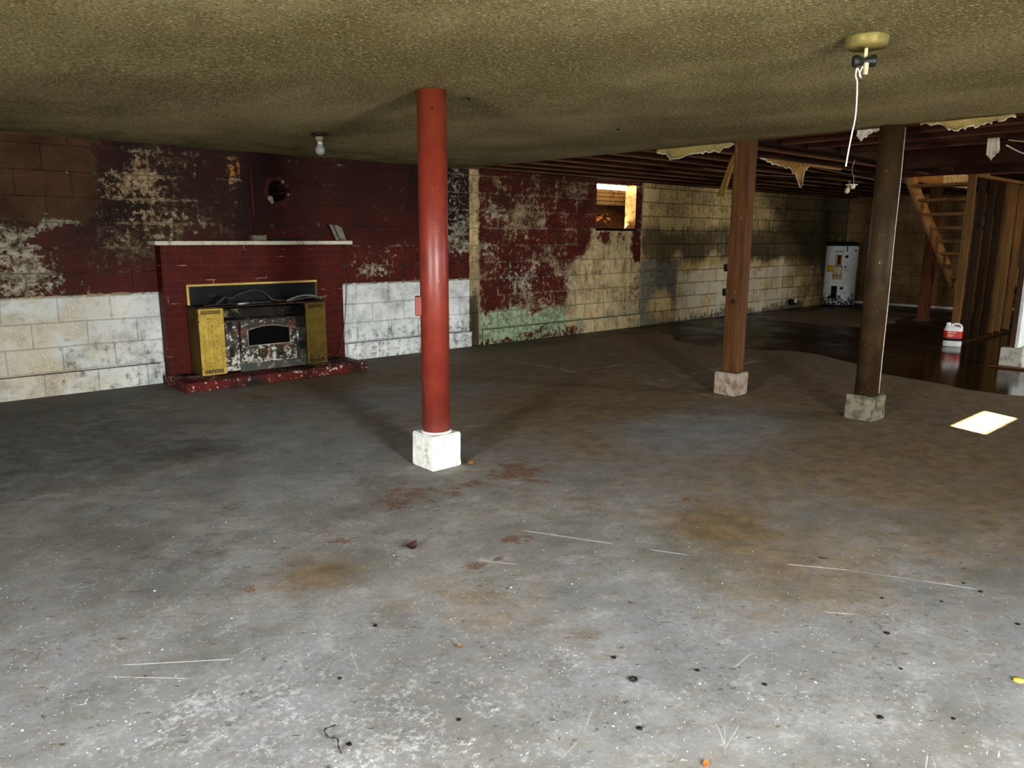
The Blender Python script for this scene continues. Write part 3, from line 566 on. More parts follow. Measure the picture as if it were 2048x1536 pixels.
# ------------------------------------------------------------------ STUD PARTITION + STAIRCASE
M['shadestud']=wood('shaded_stud_wood',srgb(34,22,12),srgb(62,42,24),axis=2)  # darker stud wood, shade between the studs painted into its colour
t=thing('stud_partition','open pine stud partition beside the staircase','stud wall',(11.6,3.31,0))
for k,xx in enumerate((10.47,10.86,11.24,11.6,11.84,12.16,12.56,13.1)):
    dx=.02
    if k==0: MB().box(xx-.02,xx+.02,3.262,3.352,.04,2.085).build('stud',M['pineZ'],t,bevel=.003)
    else: MB().box(xx-dx,xx+dx,3.265,3.352,.04,2.06).build('stud',M['shadestud'] if k in (1,2,3) else M['pineZ'],t,bevel=.003)
MB().box(10.44,14.3,3.265,3.352,0,.04).build('bottom_plate',M['shadestud'],t,bevel=.003)
MB().box(10.50,14.3,3.265,3.352,2.062,2.10).build('top_plate',M['pine'],t,bevel=.003)
MB().box(12.585,13.08,3.275,3.345,.3,.34).build('blocking',M['pine'],t,bevel=.002)

t=thing('staircase','open-riser wooden staircase coming down behind the stud partition','staircase',(13.9,3.85,0))
sl_=(13.22-10.97)/(2.13-.53)
def lowx(z): return 10.97+(2.13-z)*sl_
for nm,y0 in (('stringer',4.275),('stringer',3.375)):
    z1=2.29; z0=.02
    MB().prism([(lowx(z1),y0,z1),(lowx(z1)+.36,y0,z1),(lowx(z0)+.36,y0,z0),(lowx(z0),y0,z0)],(0,.042,0)).build(nm,M['pine'],t,bevel=.002)
for k in range(12):
    z=2.03+.186-.186*k; xq=lowx(z)
    if z<.1: break
    MB().box(xq+.06,xq+.335,3.417,4.275,z-.02,z+.02).build('tread',M['pineY'],t,bevel=.003)
o=MB().obox((12.9,3.05,.32),(.02,0,0),(0,.045,.0),(0,.0,.32)).build('lumber_offcut',M['pineZ']); tag(o,'short pale lumber offcut standing against the right end of the stud partition','lumber')
o=MB().obox((12.75,3.16,.30),(.019,0,0),(0,.03,.018),(0,-.09,.26)).build('lumber_brace',M['pineZ']); tag(o,'short leaning pine brace by the right end of the stud partition','lumber')
o=MB().box(12.6,12.68,2.86,3.12,.0,.13).build('lumber_offcut',M['pine']); tag(o,'low wooden block lying by the right end of the stud partition','lumber')

# ------------------------------------------------------------------ FIREPLACE
def brick_mat():
    g=G('red_painted_brick'); x,y,z=g.sep(g.co())[:3]; wob=g.noise(5.,2.); v=g.comb(g.mad(wob,.006,g.add(x,y)),g.mad(wob,.004,g.add(z,.02)),0.)
    bc,bf=g.brick(v,.205,.0675,.0045); r=g.t.nodes.new('ShaderNodeSeparateColor'); g.put(r.inputs[0],bc); n=g.noise(8.,6.,.6); n2=g.noise(40.,5.,.65)
    c=g.mix(g.mr(n,.3,.7),srgb(56,15,8),srgb(80,22,12)); c=g.mix(g.mr(r.outputs[0],.2,.9,0.,.5),c,srgb(70,18,10))
    c=g.mix(g.mr(bf,.3,.9,0.,.5),c,srgb(104,42,34)); worn=g.mul(g.mr(g.noise(6.,6.,.65,g.shift(g.co(),(3,3,3))),.58,.66),bf); c=g.mix(g.mul(worn,.8),c,srgb(200,150,140))
    g.set(Base_Color=c,Roughness=.6,Normal=g.bump(g.mad(bf,-1.,g.mul(n2,.3)),.005)); return g.m
M['brick']=brick_mat()
fp=thing('fireplace','red painted brick fireplace with pale mantel shelf against the left back wall','fireplace',(3.03,7.0,0))
YP=7.02
MB().box(2.155,3.925,YP,YA-.001,.0,1.236).build('brick_surround',M['brick'],fp,bevel=.004)
MB().box(2.10,4.03,6.965,YA-.001,1.236,1.273).build('mantel_shelf',concrete('pale_mantel',srgb(214,206,186),srgb(150,140,118),amount=.3,sc_=12.),fp,bevel=.008,seg=3)
hm=spotted('hearth_red',srgb(92,30,25),srgb(206,188,170),.30,sc_=26.,rough=.75,grime=srgb(38,28,24),gsc=5.)
MB().box(2.11,3.885,6.51,YP+.01,.0,.083).build('hearth',hm,fp,bevel=.010,seg=3)

# stove insert
brass=spotted('brass_panel',srgb(184,154,68),srgb(60,50,28),.24,sc_=55.,rough=.42,metal=.25,var=.18)
brass2=spotted('dull_brass_panel',srgb(112,92,38),srgb(48,42,24),.22,sc_=45.,rough=.5,metal=.25,var=.2)
iron=spotted('grimy_iron',srgb(70,70,64),srgb(104,92,70),.35,sc_=18.,rough=.6,metal=.35,grime=srgb(24,22,20))
blk=simple('black_iron',srgb(22,22,22),.55,metal=.2,var=.4)
def peel_mat():
    g=G('peeling_enamel'); n=g.noise(22.,7.,.68); n2=g.noise(9.,5.,.6,g.shift(g.co(),(2,5,8))); n3=g.noise(60.,4.)
    c=g.mix(g.mr(n2,.35,.65),srgb(206,204,192),srgb(176,168,150)); zz=g.sep(g.co())[2]; c=g.mix(g.mr(g.mad(zz,.28,n),.50,.57),c,srgb(58,50,42)); c=g.mix(g.mul(g.mr(n2,.53,.64),.75),c,srgb(112,72,48)); c=g.mix(g.mul(g.mr(n2,.48,.36),.8),c,srgb(70,68,62)); c=g.mix(g.mr(n3,.66,.70),c,srgb(34,28,24))
    g.set(Base_Color=c,Roughness=.5,Metallic=.1,Normal=g.bump(g.mr(n,.49,.56),-.001)); return g.m
peel=peel_mat(); brs=simple('brass_trim',srgb(206,174,86),.35,metal=.6,var=.15)
YS=6.73
t=thing('stove_insert','rusty wood stove insert with two brass side panels standing in the fireplace','stove',(2.95,6.85,.083))
bpn=MB().box(2.36,3.615,7.004,7.018,.09,.875).build('back_panel',simple('black_sheet',srgb(15,18,18),.55,var=.5,sc_=5.),t)
m=MB().box(2.345,3.625,6.998,7.019,.866,.888).box(2.345,2.367,6.998,7.019,.09,.866); m.build('brass_trim',brs,bpn,bevel=.003)
MB().box(3.602,3.625,6.998,7.019,.09,.866).build('brass_trim',simple('dark_brass',srgb(92,78,40),.5,metal=.4),bpn,bevel=.003)
# embossed brass digits on the black panel
def digits(x,z,h):
    m=MB(); w=h*.55; y=7.001
    def seg(a,b): 
        m.tube([(x+a[0]*w,y,z+a[1]*h),(x+b[0]*w,y,z+b[1]*h)],.0022,6)
    for d in 'S O J'.split():
        if d=='S': P_=[(1,1),(0,1),(0,.5),(1,.5),(1,0),(0,0)]
        elif d=='O': P_=[(0,0),(0,1),(1,1),(1,0),(0,0)]
        else: P_=[(0,0),(1,0),(1,1),(0,1),(0,.5),(1,.5)]
        for a,b in zip(P_,P_[1:]): seg(a,b)
        x+=w*1.6
    return m
digits(2.541,.772,.024).build('brass_digits',simple('dim_brass',srgb(96,82,44),.5,metal=.4),bpn)
# cabinet carcass
m=MB().box(2.335,2.556,YS+.004,7.0,.088,.688); m.build('side_cabinet',simple('brown_steel',srgb(92,72,36),.5,metal=.3,var=.3),t,bevel=.006)
m=MB().box(3.352,3.560,YS+.004,7.0,.088,.690); m.build('side_cabinet',simple('brown_steel_dark',srgb(80,64,32),.5,metal=.3,var=.3),t,bevel=.006)
def side_panel(x0,x1,mat,lab):
    p=MB().box(x0,x1,YS-.006,YS+.006,.092,.686).build('side_panel',mat,t,bevel=.003); p['label']=lab
    sl=MB(); n=12; w=(x1-x0-.05)/n
    for z0,z1 in ((.637,.672),(.108,.142)):
        sl=MB()
        for k in range(n): a=x0+.025+k*w; sl.box(a,a+w*.55,YS-.0075,YS-.0058,z0,z1)
        sl.build('louver_row',blk,p)
    ar=MB(); c=(x0+x1)/2; rr=(x1-x0)*.34; pts=[(c-rr,YS-.006,.18),(c-rr,YS-.006,.53)]+[(c+rr*math.cos(q),YS-.006,.545+.055*math.sin(q)) for q in [PI-PI*i/12 for i in range(13)]]+[(c+rr,YS-.006,.53),(c+rr,YS-.006,.18),(c-rr,YS-.006,.18)]
    ar.tube(pts,.0028,6)
    for dx in (-.45,0,.45): ar.tube([(c+rr*dx,YS-.006,.21),(c+rr*dx,YS-.006,.53)],.0018,6)
    ar.build('embossed_arch',mat,p); return p
side_panel(2.335,2.556,brass,'bright brass-yellow panel with slots and raised arch'); side_panel(3.352,3.560,brass2,'duller brass panel with slots and raised arch')
MB().box(2.556,3.352,YS+.035,7.0,.10,.60).build('firebox',iron,t,bevel=.004)
MB().prism([(2.556,YS+.035,.565),(2.556,YS-.005,.60),(2.556,YS+.03,.672),(2.556,7.0,.675),(2.556,7.0,.565)],(.796,0,0)).build('hood',spotted('sooty_hood',srgb(44,42,38),srgb(150,128,88),.28,sc_=11.,rough=.5,metal=.3,grime=srgb(16,15,14)),t,bevel=.005)
for a,b in ((2.70,2.86),(3.04,3.20)): MB().box(a,b,YS+.002,YS+.05,.640,.662).build('hood_slot',blk,t)
MB().box(2.33,3.565,YS-.012,7.0,.690,.702).build('top_plate',spotted('rusty_top',srgb(40,28,22),srgb(86,58,38),.35,sc_=14.),t,bevel=.003)
# front frame, with the vents
fr=MB()
MB().box(3.245,3.35,YS+.012,YS+.036,.105,.565).build('front_frame',iron,t,bevel=.003)
for a,b,c,d in ((2.560,2.69,.105,.562),(2.69,3.245,.10,.163),(2.69,3.245,.548,.566)): fr.box(a,b,YS+.012,YS+.036,c,d)
fr=fr.build('front_frame',peel,t,bevel=.003)
for k,(a,b,c,d) in enumerate(((2.584,2.634,.462,.556),(2.592,2.642,.233,.326),(3.264,3.314,.473,.565),(3.280,3.328,.243,.330))):
    v=MB().box(a,b,YS+.006,YS+.013,c,d).build('vent_grille',iron,fr,bevel=.004)
    m=MB()
    for j in range(4): q=a+.007+j*(b-a-.014)/4; m.box(q,q+.006,YS+.0045,YS+.0062,c+.008,d-.008)
    m.build('vent_bar',blk,fr)
MB().box(2.69,3.345,YS+.004,YS+.03,.088,.16).build('ash_lip',spotted('green_grey_lip',srgb(74,78,70),srgb(120,112,92),.3,sc_=16.,metal=.2),t,bevel=.004)
# door with arched window
dx0,dx1,dz0,dz1=2.70,3.235,.166,.556; wx0,wx1,wz0,wz1,arc=2.765,3.172,.325,.470,.034
n=14; top=[(wx0+(wx1-wx0)*i/n,wz1+arc*math.sin(PI*i/n)) for i in range(n+1)]
def facefill(m,y):
    o=len(m.v)
    q=lambda x,z:(x,y,z)
    m.add([q(dx0,dz0),q(dx1,dz0),q(wx1,wz0),q(wx0,wz0)],[(0,1,2,3)]); m.add([q(dx0,dz0),q(wx0,wz0),q(wx0,wz1),q(dx0,dz1)],[(0,1,2,3)]); m.add([q(dx1,dz0),q(dx1,dz1),q(wx1,wz1),q(wx1,wz0)],[(0,1,2,3)])
    for i in range(n):
        a,b=top[i],top[i+1]; xa=dx0+(dx1-dx0)*i/n; xb=dx0+(dx1-dx0)*(i+1)/n; m.add([q(*a),q(*b),q(xb,dz1),q(xa,dz1)],[(0,1,2,3)])
m=MB(); facefill(m,YS-.012)
loop=[(wx0,wz0),(wx1,wz0)]+top[::-1]; out=[(dx0,dz0),(dx1,dz0),(dx1,dz1),(dx0,dz1)]
for lp in (loop,out):
    for a,b in zip(lp,lp[1:]+lp[:1]): m.add([(a[0],YS-.012,a[1]),(b[0],YS-.012,b[1]),(b[0],YS+.02,b[1]),(a[0],YS+.02,a[1])],[(0,1,2,3)])
door=m.build('stove_door',peel,t,fix=False)
MB().tube([(a[0],YS-.013,a[1]) for a in loop]+[(wx0,YS-.013,wz0)],.005,6).build('window_rim',simple('steel_rim',srgb(150,144,130),.4,metal=.5),door)
g=G('sooty_glass'); g.set(Base_Color=srgb(9,9,9),Roughness=.18); MB().prism([(a[0],YS-.002,a[1]) for a in loop],(0,.004,0)).build('window_glass',g.m,door)
for kx,kz,r in ((2.895,.248,.046),(3.063,.250,.041)):
    kn=MB().lathe([(r*.9,.0),(r,-.006),(r,-.014),(r*.8,-.018),(r*.35,-.018),(r*.3,-.024),(0,-.024)],(kx,YS-.012,kz),n=28,axis=(0,1,0)).build('air_knob',spotted('knob_iron',srgb(84,74,52),srgb(34,30,24),.4,sc_=60.,metal=.4),door)
    m=MB()
    for j in range(4): q=PI*j/4+.3; m.obox((kx,YS-.031,kz),(math.cos(q)*r*.75,0,math.sin(q)*r*.75),(0,.003,0),(-math.sin(q)*.003,0,math.cos(q)*.003))
    m.build('knob_spoke',blk,kn)
MB().tube([(3.252,YS-.005,.435),(3.243,YS-.03,.425),(3.240,YS-.035,.385),(3.246,YS-.03,.345),(3.256,YS-.005,.333)],[.008,.011,.013,.010,.006],10).build('door_handle',simple('chrome',srgb(220,220,214),.25,metal=.7),t)
MB().lathe([(0,-.012),(.008,-.010),(.011,-.002),(.008,.006)],(3.288,YS+.012,.346),n=14,axis=(0,1,0)).build('latch_knob',simple('chrome_knob',srgb(226,220,200),.25,metal=.6),t)
# log end glimpsed inside
# hoses lying on the stove
M['cable']=simple('black_cable',srgb(30,28,26),.35,var=.3)
def cr(pts,n=8):
    pts=[Vector(p) for p in pts]; o=[]
    for i in range(len(pts)-1):
        a=pts[max(i-1,0)];b=pts[i];c=pts[i+1];d=pts[min(i+2,len(pts)-1)]
        for k in range(n):
            t=k/n; o.append(.5*((2*b)+(c-a)*t+(2*a-5*b+4*c-d)*t*t+(3*b-a-3*c+d)*t**3))
    return o+[pts[-1]]
zt0=.712
o=MB().tube(cr([(3.05,6.80,zt0),(2.85,6.78,zt0),(2.68,6.80,zt0),(2.655,6.83,.735),(2.745,6.86,.785),(2.90,6.88,.822),(2.995,6.88,.803),(3.055,6.88,.755),(3.10,6.86,.722),(3.22,6.83,zt0)]),.0085,10).build('armoured_cable',simple('armoured_cable',srgb(70,68,64),.35,metal=.5)); tag(o,'looped armoured cable arching over the top of the stove','cable')
o=MB().tube(cr([(3.20,6.80,zt0),(3.26,6.79,.735),(3.36,6.78,.757),(3.47,6.78,.748),(3.56,6.79,.722)]),.010,10).build('armoured_cable',simple('silver_cable',srgb(170,170,166),.3,metal=.6)); tag(o,'short silver cable end lying over the right brass panel','cable')
o=MB().tube(cr([(3.18,6.76,.708),(3.33,6.755,.730),(3.47,6.755,.741),(3.585,6.76,.731)]),.0045,8).build('steel_rod',simple('steel_rod',srgb(150,148,142),.3,metal=.6)); tag(o,'thin steel rod jutting past the right end of the stove top','rod')
m=MB().obox((2.56,6.86,.737),(.045,0,.032),(0,.05,0),(-.004,0,.006)).obox((2.64,6.86,.770),(.045,0,-.004),(0,.05,0),(.001,0,.005)); o=m.build('bent_sheet',simple('bent_sheet',srgb(34,34,32),.45,metal=.3)); tag(o,'bent black metal plate leaning on the left of the stove top','metal plate')
o=MB().tube(cr([(2.42,6.82,.708),(2.62,6.80,.712),(2.80,6.78,.716),(2.78,6.85,.722),(2.95,6.84,.712)]),.006,8).build('loose_wire',M['cable']); tag(o,'loose black wire lying flat on the left of the stove top','wire')
o=MB().tube([(2.70,6.75,.712),(2.80,6.745,.716)],[.010,.012],10).build('pipe_fitting',simple('silver_fitting',srgb(190,188,180),.3,metal=.6)); tag(o,'small silver pipe fitting lying on the stove top','pipe fitting')
o=MB().tube(cr([(3.935,7.10,1.20),(3.945,6.99,.9),(3.93,6.985,.6),(3.89,6.98,.32),(3.84,6.97,.17),(3.76,6.95,.095),(3.66,6.93,.090)]),.005,8).build('power_cord',M['cable']); tag(o,'black cord running down the right edge of the brick fireplace','cord')

# on the mantel
M['conduit']=simple('maroon_conduit',srgb(70,22,18),.55,var=.3)
t=thing('wall_conduit','thin maroon-painted conduit running from ceiling to mantel on the chimney wall','conduit',(3.075,YA,1.33))
MB().tube([(3.068,YA-.012,2.09),(3.074,YA-.012,1.7),(3.08,YA-.012,1.335)],.0105,10).build('tube',M['conduit'],t)
for z in (1.95,1.5): MB().box(3.05,3.098,YA-.006,YA,z,z+.018).build('strap',M['conduit'],t)
t=thing('junction_box','small rusty junction box on the mantel at the foot of the conduit','junction box',(3.08,7.11,1.273))
MB().box(3.005,3.155,7.06,7.15,1.273,1.328).build('housing',spotted('rusty_box',srgb(88,74,56),srgb(150,140,120),.3,sc_=30.),t,bevel=.006)
MB().box(3.02,3.14,7.052,7.062,1.283,1.320).build('cover',simple('box_cover',srgb(104,96,80),.5,metal=.3),t,bevel=.003)
o=MB().tube(cr([(3.155,7.10,1.30),(3.30,7.08,1.285),(3.45,7.09,1.282),(3.62,7.08,1.31),(3.86,7.10,1.378)]),.0055,8).build('mantel_wire',M['cable']); tag(o,'black wire sagging along the mantel from the junction box','wire')
t=thing('metal_plate','bent grey metal cover plate leaning on the right end of the mantel','metal plate',(3.95,7.12,1.273))
MB().obox((3.945,7.125,1.356),(.055,0,-.006),(.001,.012,.004),(-.026,.016,.078)).build('panel',spotted('plate_grey',srgb(134,130,116),srgb(88,80,66),.35,sc_=25.,metal=.3),t,bevel=.002)
MB().obox((3.925,7.10,1.356),(.004,0,0),(0,.012,.0),(-.026,.016,.078)).build('folded_edge',simple('plate_edge',srgb(90,84,72),.5,metal=.3),t)
MB().obox((4.005,7.115,1.345),(.004,0,0),(0,.010,.0),(-.020,.012,.068)).build('folded_edge',simple('plate_edge2',srgb(150,144,130),.5,metal=.3),t)

# ------------------------------------------------------------------ CEILING FIXTURES
bx0,by0=2.925,5.5; zc=zceil(bx0,by0)
t=thing('bulb_holder','bare frosted bulb in a dark ceiling holder above the fireplace','ceiling light',(bx0,by0,zc))
MB().lathe([(0,.0),(.062,0),(.066,-.010),(.055,-.022),(.03,-.028),(0,-.028)],(bx0,by0,zc)).build('canopy',simple('dark_canopy',srgb(40,32,26),.4,metal=.4),t)
MB().lathe([(.033,-.026),(.030,-.045),(.024,-.062),(0,-.062)],(bx0,by0,zc)).build('socket',simple('olive_socket',srgb(134,122,84),.5),t)
MB().lathe([(.017,-.058),(.019,-.075),(.021,-.085)],(bx0+.003,by0,zc)).build('bulb_neck',simple('white_ceramic',srgb(250,248,238),.4,var=.03),t)
g=G('frosted_glass'); g.set(Base_Color=srgb(176,176,176),Roughness=.12,Specular_IOR_Level=.6); MB().lathe([(.021,-.085),(.030,-.100),(.037,-.118),(.036,-.138),(.026,-.154),(.012,-.161),(0,-.162)],(bx0+.003,by0,zc)).build('bulb_globe',g.m,t)

cx,cy=3.125,1.418; zc=zceil(cx,cy)
t=thing('pull_chain_light','round olive ceiling canopy with black pulley and long white pull string','ceiling light',(cx,cy,zc))
MB().lathe([(0,.01),(.078,.004),(.080,-.004),(.076,-.034),(.070,-.040),(0,-.040)],(cx,cy,zc),n=40).build('canopy',spotted('olive_canopy',srgb(128,116,66),srgb(88,78,46),.25,sc_=20.,rough=.4,metal=.2),t)
MB().tube([(cx,cy,zc-.038),(cx,cy,zc-.072)],.007,10).build('stem',simple('cream_stem',srgb(222,212,170),.5),t)
ax=Vector((-.62,.785,0)); c0=Vector((cx-.004,cy+.002,zc-.088))
MB().lathe([(0,-.044),(.018,-.044),(.023,-.038),(.023,-.026),(.017,-.020),(.016,-.008),(.0095,-.004),(.0095,.004),(.016,.008),(.017,.020),(.023,.026),(.023,.038),(.018,.044),(0,.044)],c0,n=24,axis=ax).build('pulley',simple('black_rubber',srgb(18,18,17),.45),t)
m=MB().obox(c0+Vector((-.006,-.012,-.030)),(.006,-.004,0),(.003,.004,0),(0,0,.022)); m.build('clamp',simple('cream_clamp',srgb(222,214,180),.5),t)
m=MB().tube(cr([(cx-.011,cy+.002,zc-.108),(cx-.018,cy+.010,zc-.135),(cx-.010,cy+.006,zc-.15)]),.003,8); 
s0=[(3.100,1.435,1.985),(3.085,1.432,1.955),(3.094,1.428,1.93),(3.097,1.425,1.86),(3.096,1.424,1.80),(3.082,1.425,1.74),(3.073,1.428,1.68),(3.064,1.430,1.61)]
m.tube(cr([(cx-.010,cy+.006,zc-.15)]+s0),.0031,8)
m.build('pull_string',simple('white_string',srgb(240,236,222),.6,var=.05),t)

# lampholder hanging from joists
lx,ly=8.0,3.655
t=thing('hanging_lampholder','porcelain lampholder with bare bulb dangling on a wire under the joists','hanging light',(lx,ly,1.86))
MB().tube(cr([(lx,ly-.01,2.118),(lx,ly+.012,2.02),(lx,ly-.012,1.95),(lx,ly-.02,1.875)]),.0035,6).build('wire',simple('grey_wire',srgb(150,140,120),.5),t)
MB().lathe([(.030,.0),(.056,.002),(.060,-.004),(.056,-.010),(.030,-.008)],(lx,ly,1.872),n=26).build('ring',simple('porcelain',srgb(236,228,204),.35,var=.05),t)
MB().lathe([(.016,.004),(.024,-.004),(.022,-.032),(.017,-.040),(0,-.040)],(lx-.006,ly-.018,1.868),n=18).build('socket',simple('porcelain_socket',srgb(220,206,170),.4),t)
MB().lathe([(.010,0),(.012,-.02),(.022,-.04),(.027,-.058),(.022,-.078),(.010,-.088),(0,-.089)],(lx,ly+.026,1.868),n=18,axis=(.05,-.25,1)).build('bulb',simple('dusty_bulb',srgb(200,186,146),.2),t)
MB().lathe([(.013,.045),(.014,.012),(.02,.0)],(lx,ly+.024,1.868),n=14).build('cap',simple('cap_brass',srgb(120,104,70),.4,metal=.4),t)

# ------------------------------------------------------------------ TORN DRYWALL SCRAPS, WIRES
kraft=simple('kraft_paper',srgb(150,112,56),.85,var=.25,sc_=12.); kraft2=simple('olive_paper',srgb(158,138,84),.85,var=.2,sc_=12.); gyp=simple('gypsum_edge',srgb(214,206,184),.9,var=.1)
def scrap(label,pts_top,pts_bot,mat,thick=.006,edge=True):
    """torn sheet between an upper line and a ragged lower line, with a pale gypsum lip"""
    n=34; ip=lambda P,t:(lambda s,i:Vector(P[i]).lerp(Vector(P[i+1]),s-i))(t*(len(P)-1)*.99999,int(t*(len(P)-1)*.99999))
    t_=thing('torn_drywall',label,'drywall scrap',tuple(pts_top[0])); vs=[];fs=[]; lip=[]
    rr=random.Random(len(label))
    for i in range(n):
        a=ip(pts_top,i/(n-1)); b=ip(pts_bot,i/(n-1))+Vector((rr.uniform(-.008,.008),rr.uniform(-.008,.008),rr.uniform(-.012,.012)*(1 if (b_:=1) else 1)))
        for k in range(4): q=a.lerp(b,k/3); q.x+=.012*math.sin(k/3*PI)*math.sin(i*.4); vs.append(q)
        lip.append(b)
    for i in range(n-1):
        for k in range(3): q=i*4+k; fs.append((q,q+4,q+5,q+1))
    m=MB().add(vs,fs,True); o=m.build('paper_face',mat,t_); so=o.modifiers.new('thick','SOLIDIFY'); so.thickness=thick; so.offset=0
    if edge: MB().tube(lip,[.004+.005*rr.random() for _ in lip],6).build('gypsum_edge',gyp,t_)
    return t_
scrap('wide torn drywall flap hanging from the ceiling edge left of the wooden post',[(5.68,4.40,2.10),(5.68,3.62,2.10)],[(5.70,4.40,2.085),(5.72,4.31,2.05),(5.72,4.25,2.005),(5.72,4.05,2.04),(5.72,3.9,2.045),(5.71,3.75,2.045),(5.69,3.62,2.09)],kraft2)
scrap('long narrow paper strip hanging down just left of the wooden post',[(6.16,3.915,2.075),(6.16,3.865,2.075)],[(6.03,3.965,1.69),(6.03,3.90,1.70)],kraft,edge=False)
scrap('pointed drywall scrap hanging under a joist right of the wooden post',[(7.05,4.165,2.11),(7.5,4.165,2.113),(8.05,4.165,2.113)],[(7.05,4.16,2.10),(7.25,4.16,2.075),(7.45,4.16,2.05),(7.62,4.16,2.045),(7.75,4.16,1.985),(7.88,4.16,1.865),(7.93,4.16,1.88),(7.95,4.16,2.04),(8.05,4.16,2.09)],kraft)
scrap('small pale drywall tatter beside the top of the brown round post',[(5.70,2.60,2.10),(5.70,2.44,2.10)],[(5.71,2.60,2.075),(5.71,2.57,2.03),(5.71,2.52,2.07),(5.71,2.44,2.085)],gyp)
scrap('long olive torn drywall flap along the ceiling edge at upper right',[(5.68,2.16,2.10),(5.68,1.60,2.10)],[(5.69,2.16,2.098),(5.70,2.05,2.09),(5.72,1.97,2.045),(5.72,1.88,2.045),(5.72,1.80,2.06),(5.71,1.72,2.075),(5.70,1.60,2.09)],kraft2)
scrap('crumpled pale paper wad stuck to the joists near the upper right corner',[(6.98,2.13,2.11),(6.98,2.05,2.11)],[(7.0,2.13,2.0),(7.01,2.10,1.955),(7.0,2.05,2.02)],gyp)
o=MB().box(7.9,8.8,4.150,4.188,2.085,2.113).build('lath_strip',M['pine']); tag(o,'pale wooden lath on the joist underside right of the pointed scrap','lath')
wm=simple('dusty_wire',srgb(120,104,80),.6)
def wire(label,pts,r=.005,mat=None): return tag(MB().tube(cr(pts),r,6).build('loose_wire',mat or wm),label,'wire')
wire('sagging dusty wire under the joists above the window',[(7.6,5.2,2.10),(8.4,4.95,2.06),(9.3,4.8,2.07),(10.0,4.75,2.10)])
wire('thin wire crossing to the brown post below the dark joists',[(8.2,4.3,2.11),(8.6,4.0,2.03),(8.75,3.75,1.96),(8.6,3.3,1.90)],.003)
wire('pale bent wire dangling under the joists at the far right edge',[(7.2,2.06,2.07),(7.5,2.0,2.02),(7.75,1.93,2.03),(8.0,1.86,2.0)],.006,simple('pale_wire',srgb(190,180,150),.5))
wire('second pale wire crossing near the far right edge of the ceiling',[(7.1,2.02,2.10),(7.5,1.86,2.08),(7.9,1.75,2.06)],.004,simple('pale_wire2',srgb(170,160,130),.5))
wire('dark cable strung beneath the joists right of the hanging lampholder',[(8.3,3.9,2.11),(9.4,4.1,2.08),(10.2,4.0,2.10)],.005,M['cable'])
# wall conduit + boxes on the long wall by the wooden post
t=thing('wall_wire','thin vertical wire with outlet boxes on the block wall behind the wooden post','wire',(11.3,YA,1.2))
MB().tube(cr([(11.42,YA-.02,2.07),(11.36,YA-.015,1.7),(11.28,YA-.015,1.2),(11.27,YA-.015,.86)]),.006,6).build('cable',simple('tan_cable',srgb(128,108,72),.6),t)
for z in (.82,.41):
    b=MB().box(11.21,11.34,YA-.05,YA,z-.06,z+.06).build('outlet_box',blk,t,bevel=.006); MB().box(11.235,11.30,YA-.055,YA-.049,z-.0,z+.045).build('outlet_plate',simple('pale_plate',srgb(190,184,168),.4),b,bevel=.003)
t=thing('pipe_stub','short pipe stub with pale cap low on the back wall left of the water heater','pipe',(13.5,YA,.12))
MB().tube([(13.52,YA,.12),(13.52,YA-.10,.12)],.055,16).build('stub',blk,t); MB().lathe([(.045,0),(.045,-.02),(.03,-.028),(0,-.028)],(13.55,YA-.10,.15),n=16,axis=(0,1,0)).build('cap',simple('pale_cap',srgb(196,184,160),.5),t)

# ------------------------------------------------------------------ WATER HEATER
hx,hy,hr=14.86,6.86,.295
t=thing('water_heater','dirty white cylindrical water heater with black lid in the far corner','water heater',(hx,hy,0))
vd=Vector((hx,hy,0)).normalized(); rt=Vector((vd.y,-vd.x,0))
def hp(a,z,r=hr): q=-vd*math.cos(a)+rt*math.sin(a); return Vector((hx,hy,z))+q*r
g=G('heater_enamel'); z=g.sep(g.co())[2]; n=g.noise(9.,6.,.65); n2=g.noise(30.,5.,.65)
c=g.mix(g.mr(n,.35,.7),srgb(206,206,200),srgb(226,226,222)); rk=g.mr(g.add(g.mul(g.add(n,-.5),.55),z),.22,.16); c=g.mix(g.mul(rk,g.mr(n2,.42,.5)),c,srgb(26,20,16)); c=g.mix(g.mr(n2,.7,.74),c,srgb(120,96,70))
g.set(Base_Color=c,Roughness=.4); M['heater']=g.m
MB().lathe([(hr*.97,.03),(hr,.04),(hr,1.165),(hr*.985,1.175)],(hx,hy,0),n=48).build('tank',M['heater'],t)
MB().lathe([(hr*.99,1.165),(hr*1.01,1.175),(hr*1.01,1.20),(hr*.94,1.235),(hr*.5,1.25),(0,1.252)],(hx,hy,0),n=48).build('lid',blk,t)
MB().lathe([(hr*.9,0),(hr*.9,.035),(0,.035)],(hx,hy,0),n=48).build('base_ring',blk,t)
def patchc(name,a0,a1,z0,z1,mat,off=.002,par=None):
    n=8; vs=[];fs=[]
    for i in range(n+1):
        a=a0+(a1-a0)*i/n; vs+= [hp(a,z0,hr+off),hp(a,z1,hr+off)]
    for i in range(n): fs.append((2*i,2*i+2,2*i+3,2*i+1))
    o=MB().add(vs,fs,True).build(name,mat,par or t); s_=o.modifiers.new('thick','SOLIDIFY'); s_.thickness=.003; s_.offset=0; return o
cream=simple('label_cream',srgb(214,190,150),.6,var=.08); gry=simple('label_grey',srgb(120,120,118),.6); yel=simple('label_yellow',srgb(206,172,28),.6,var=.1); drk=simple('label_dark',srgb(52,26,18),.6); wht=simple('label_white',srgb(216,216,220),.6,var=.04)
S_=lambda px: math.asin(max(-1,min(1,(px-1679.)/34.)))      # photo column -> angle round the tank, for label placement
def lab(x0,x1,z0,z1,mat,name='label',off=.002): return patchc(name,S_(x0),S_(x1),z0,z1,mat,off)
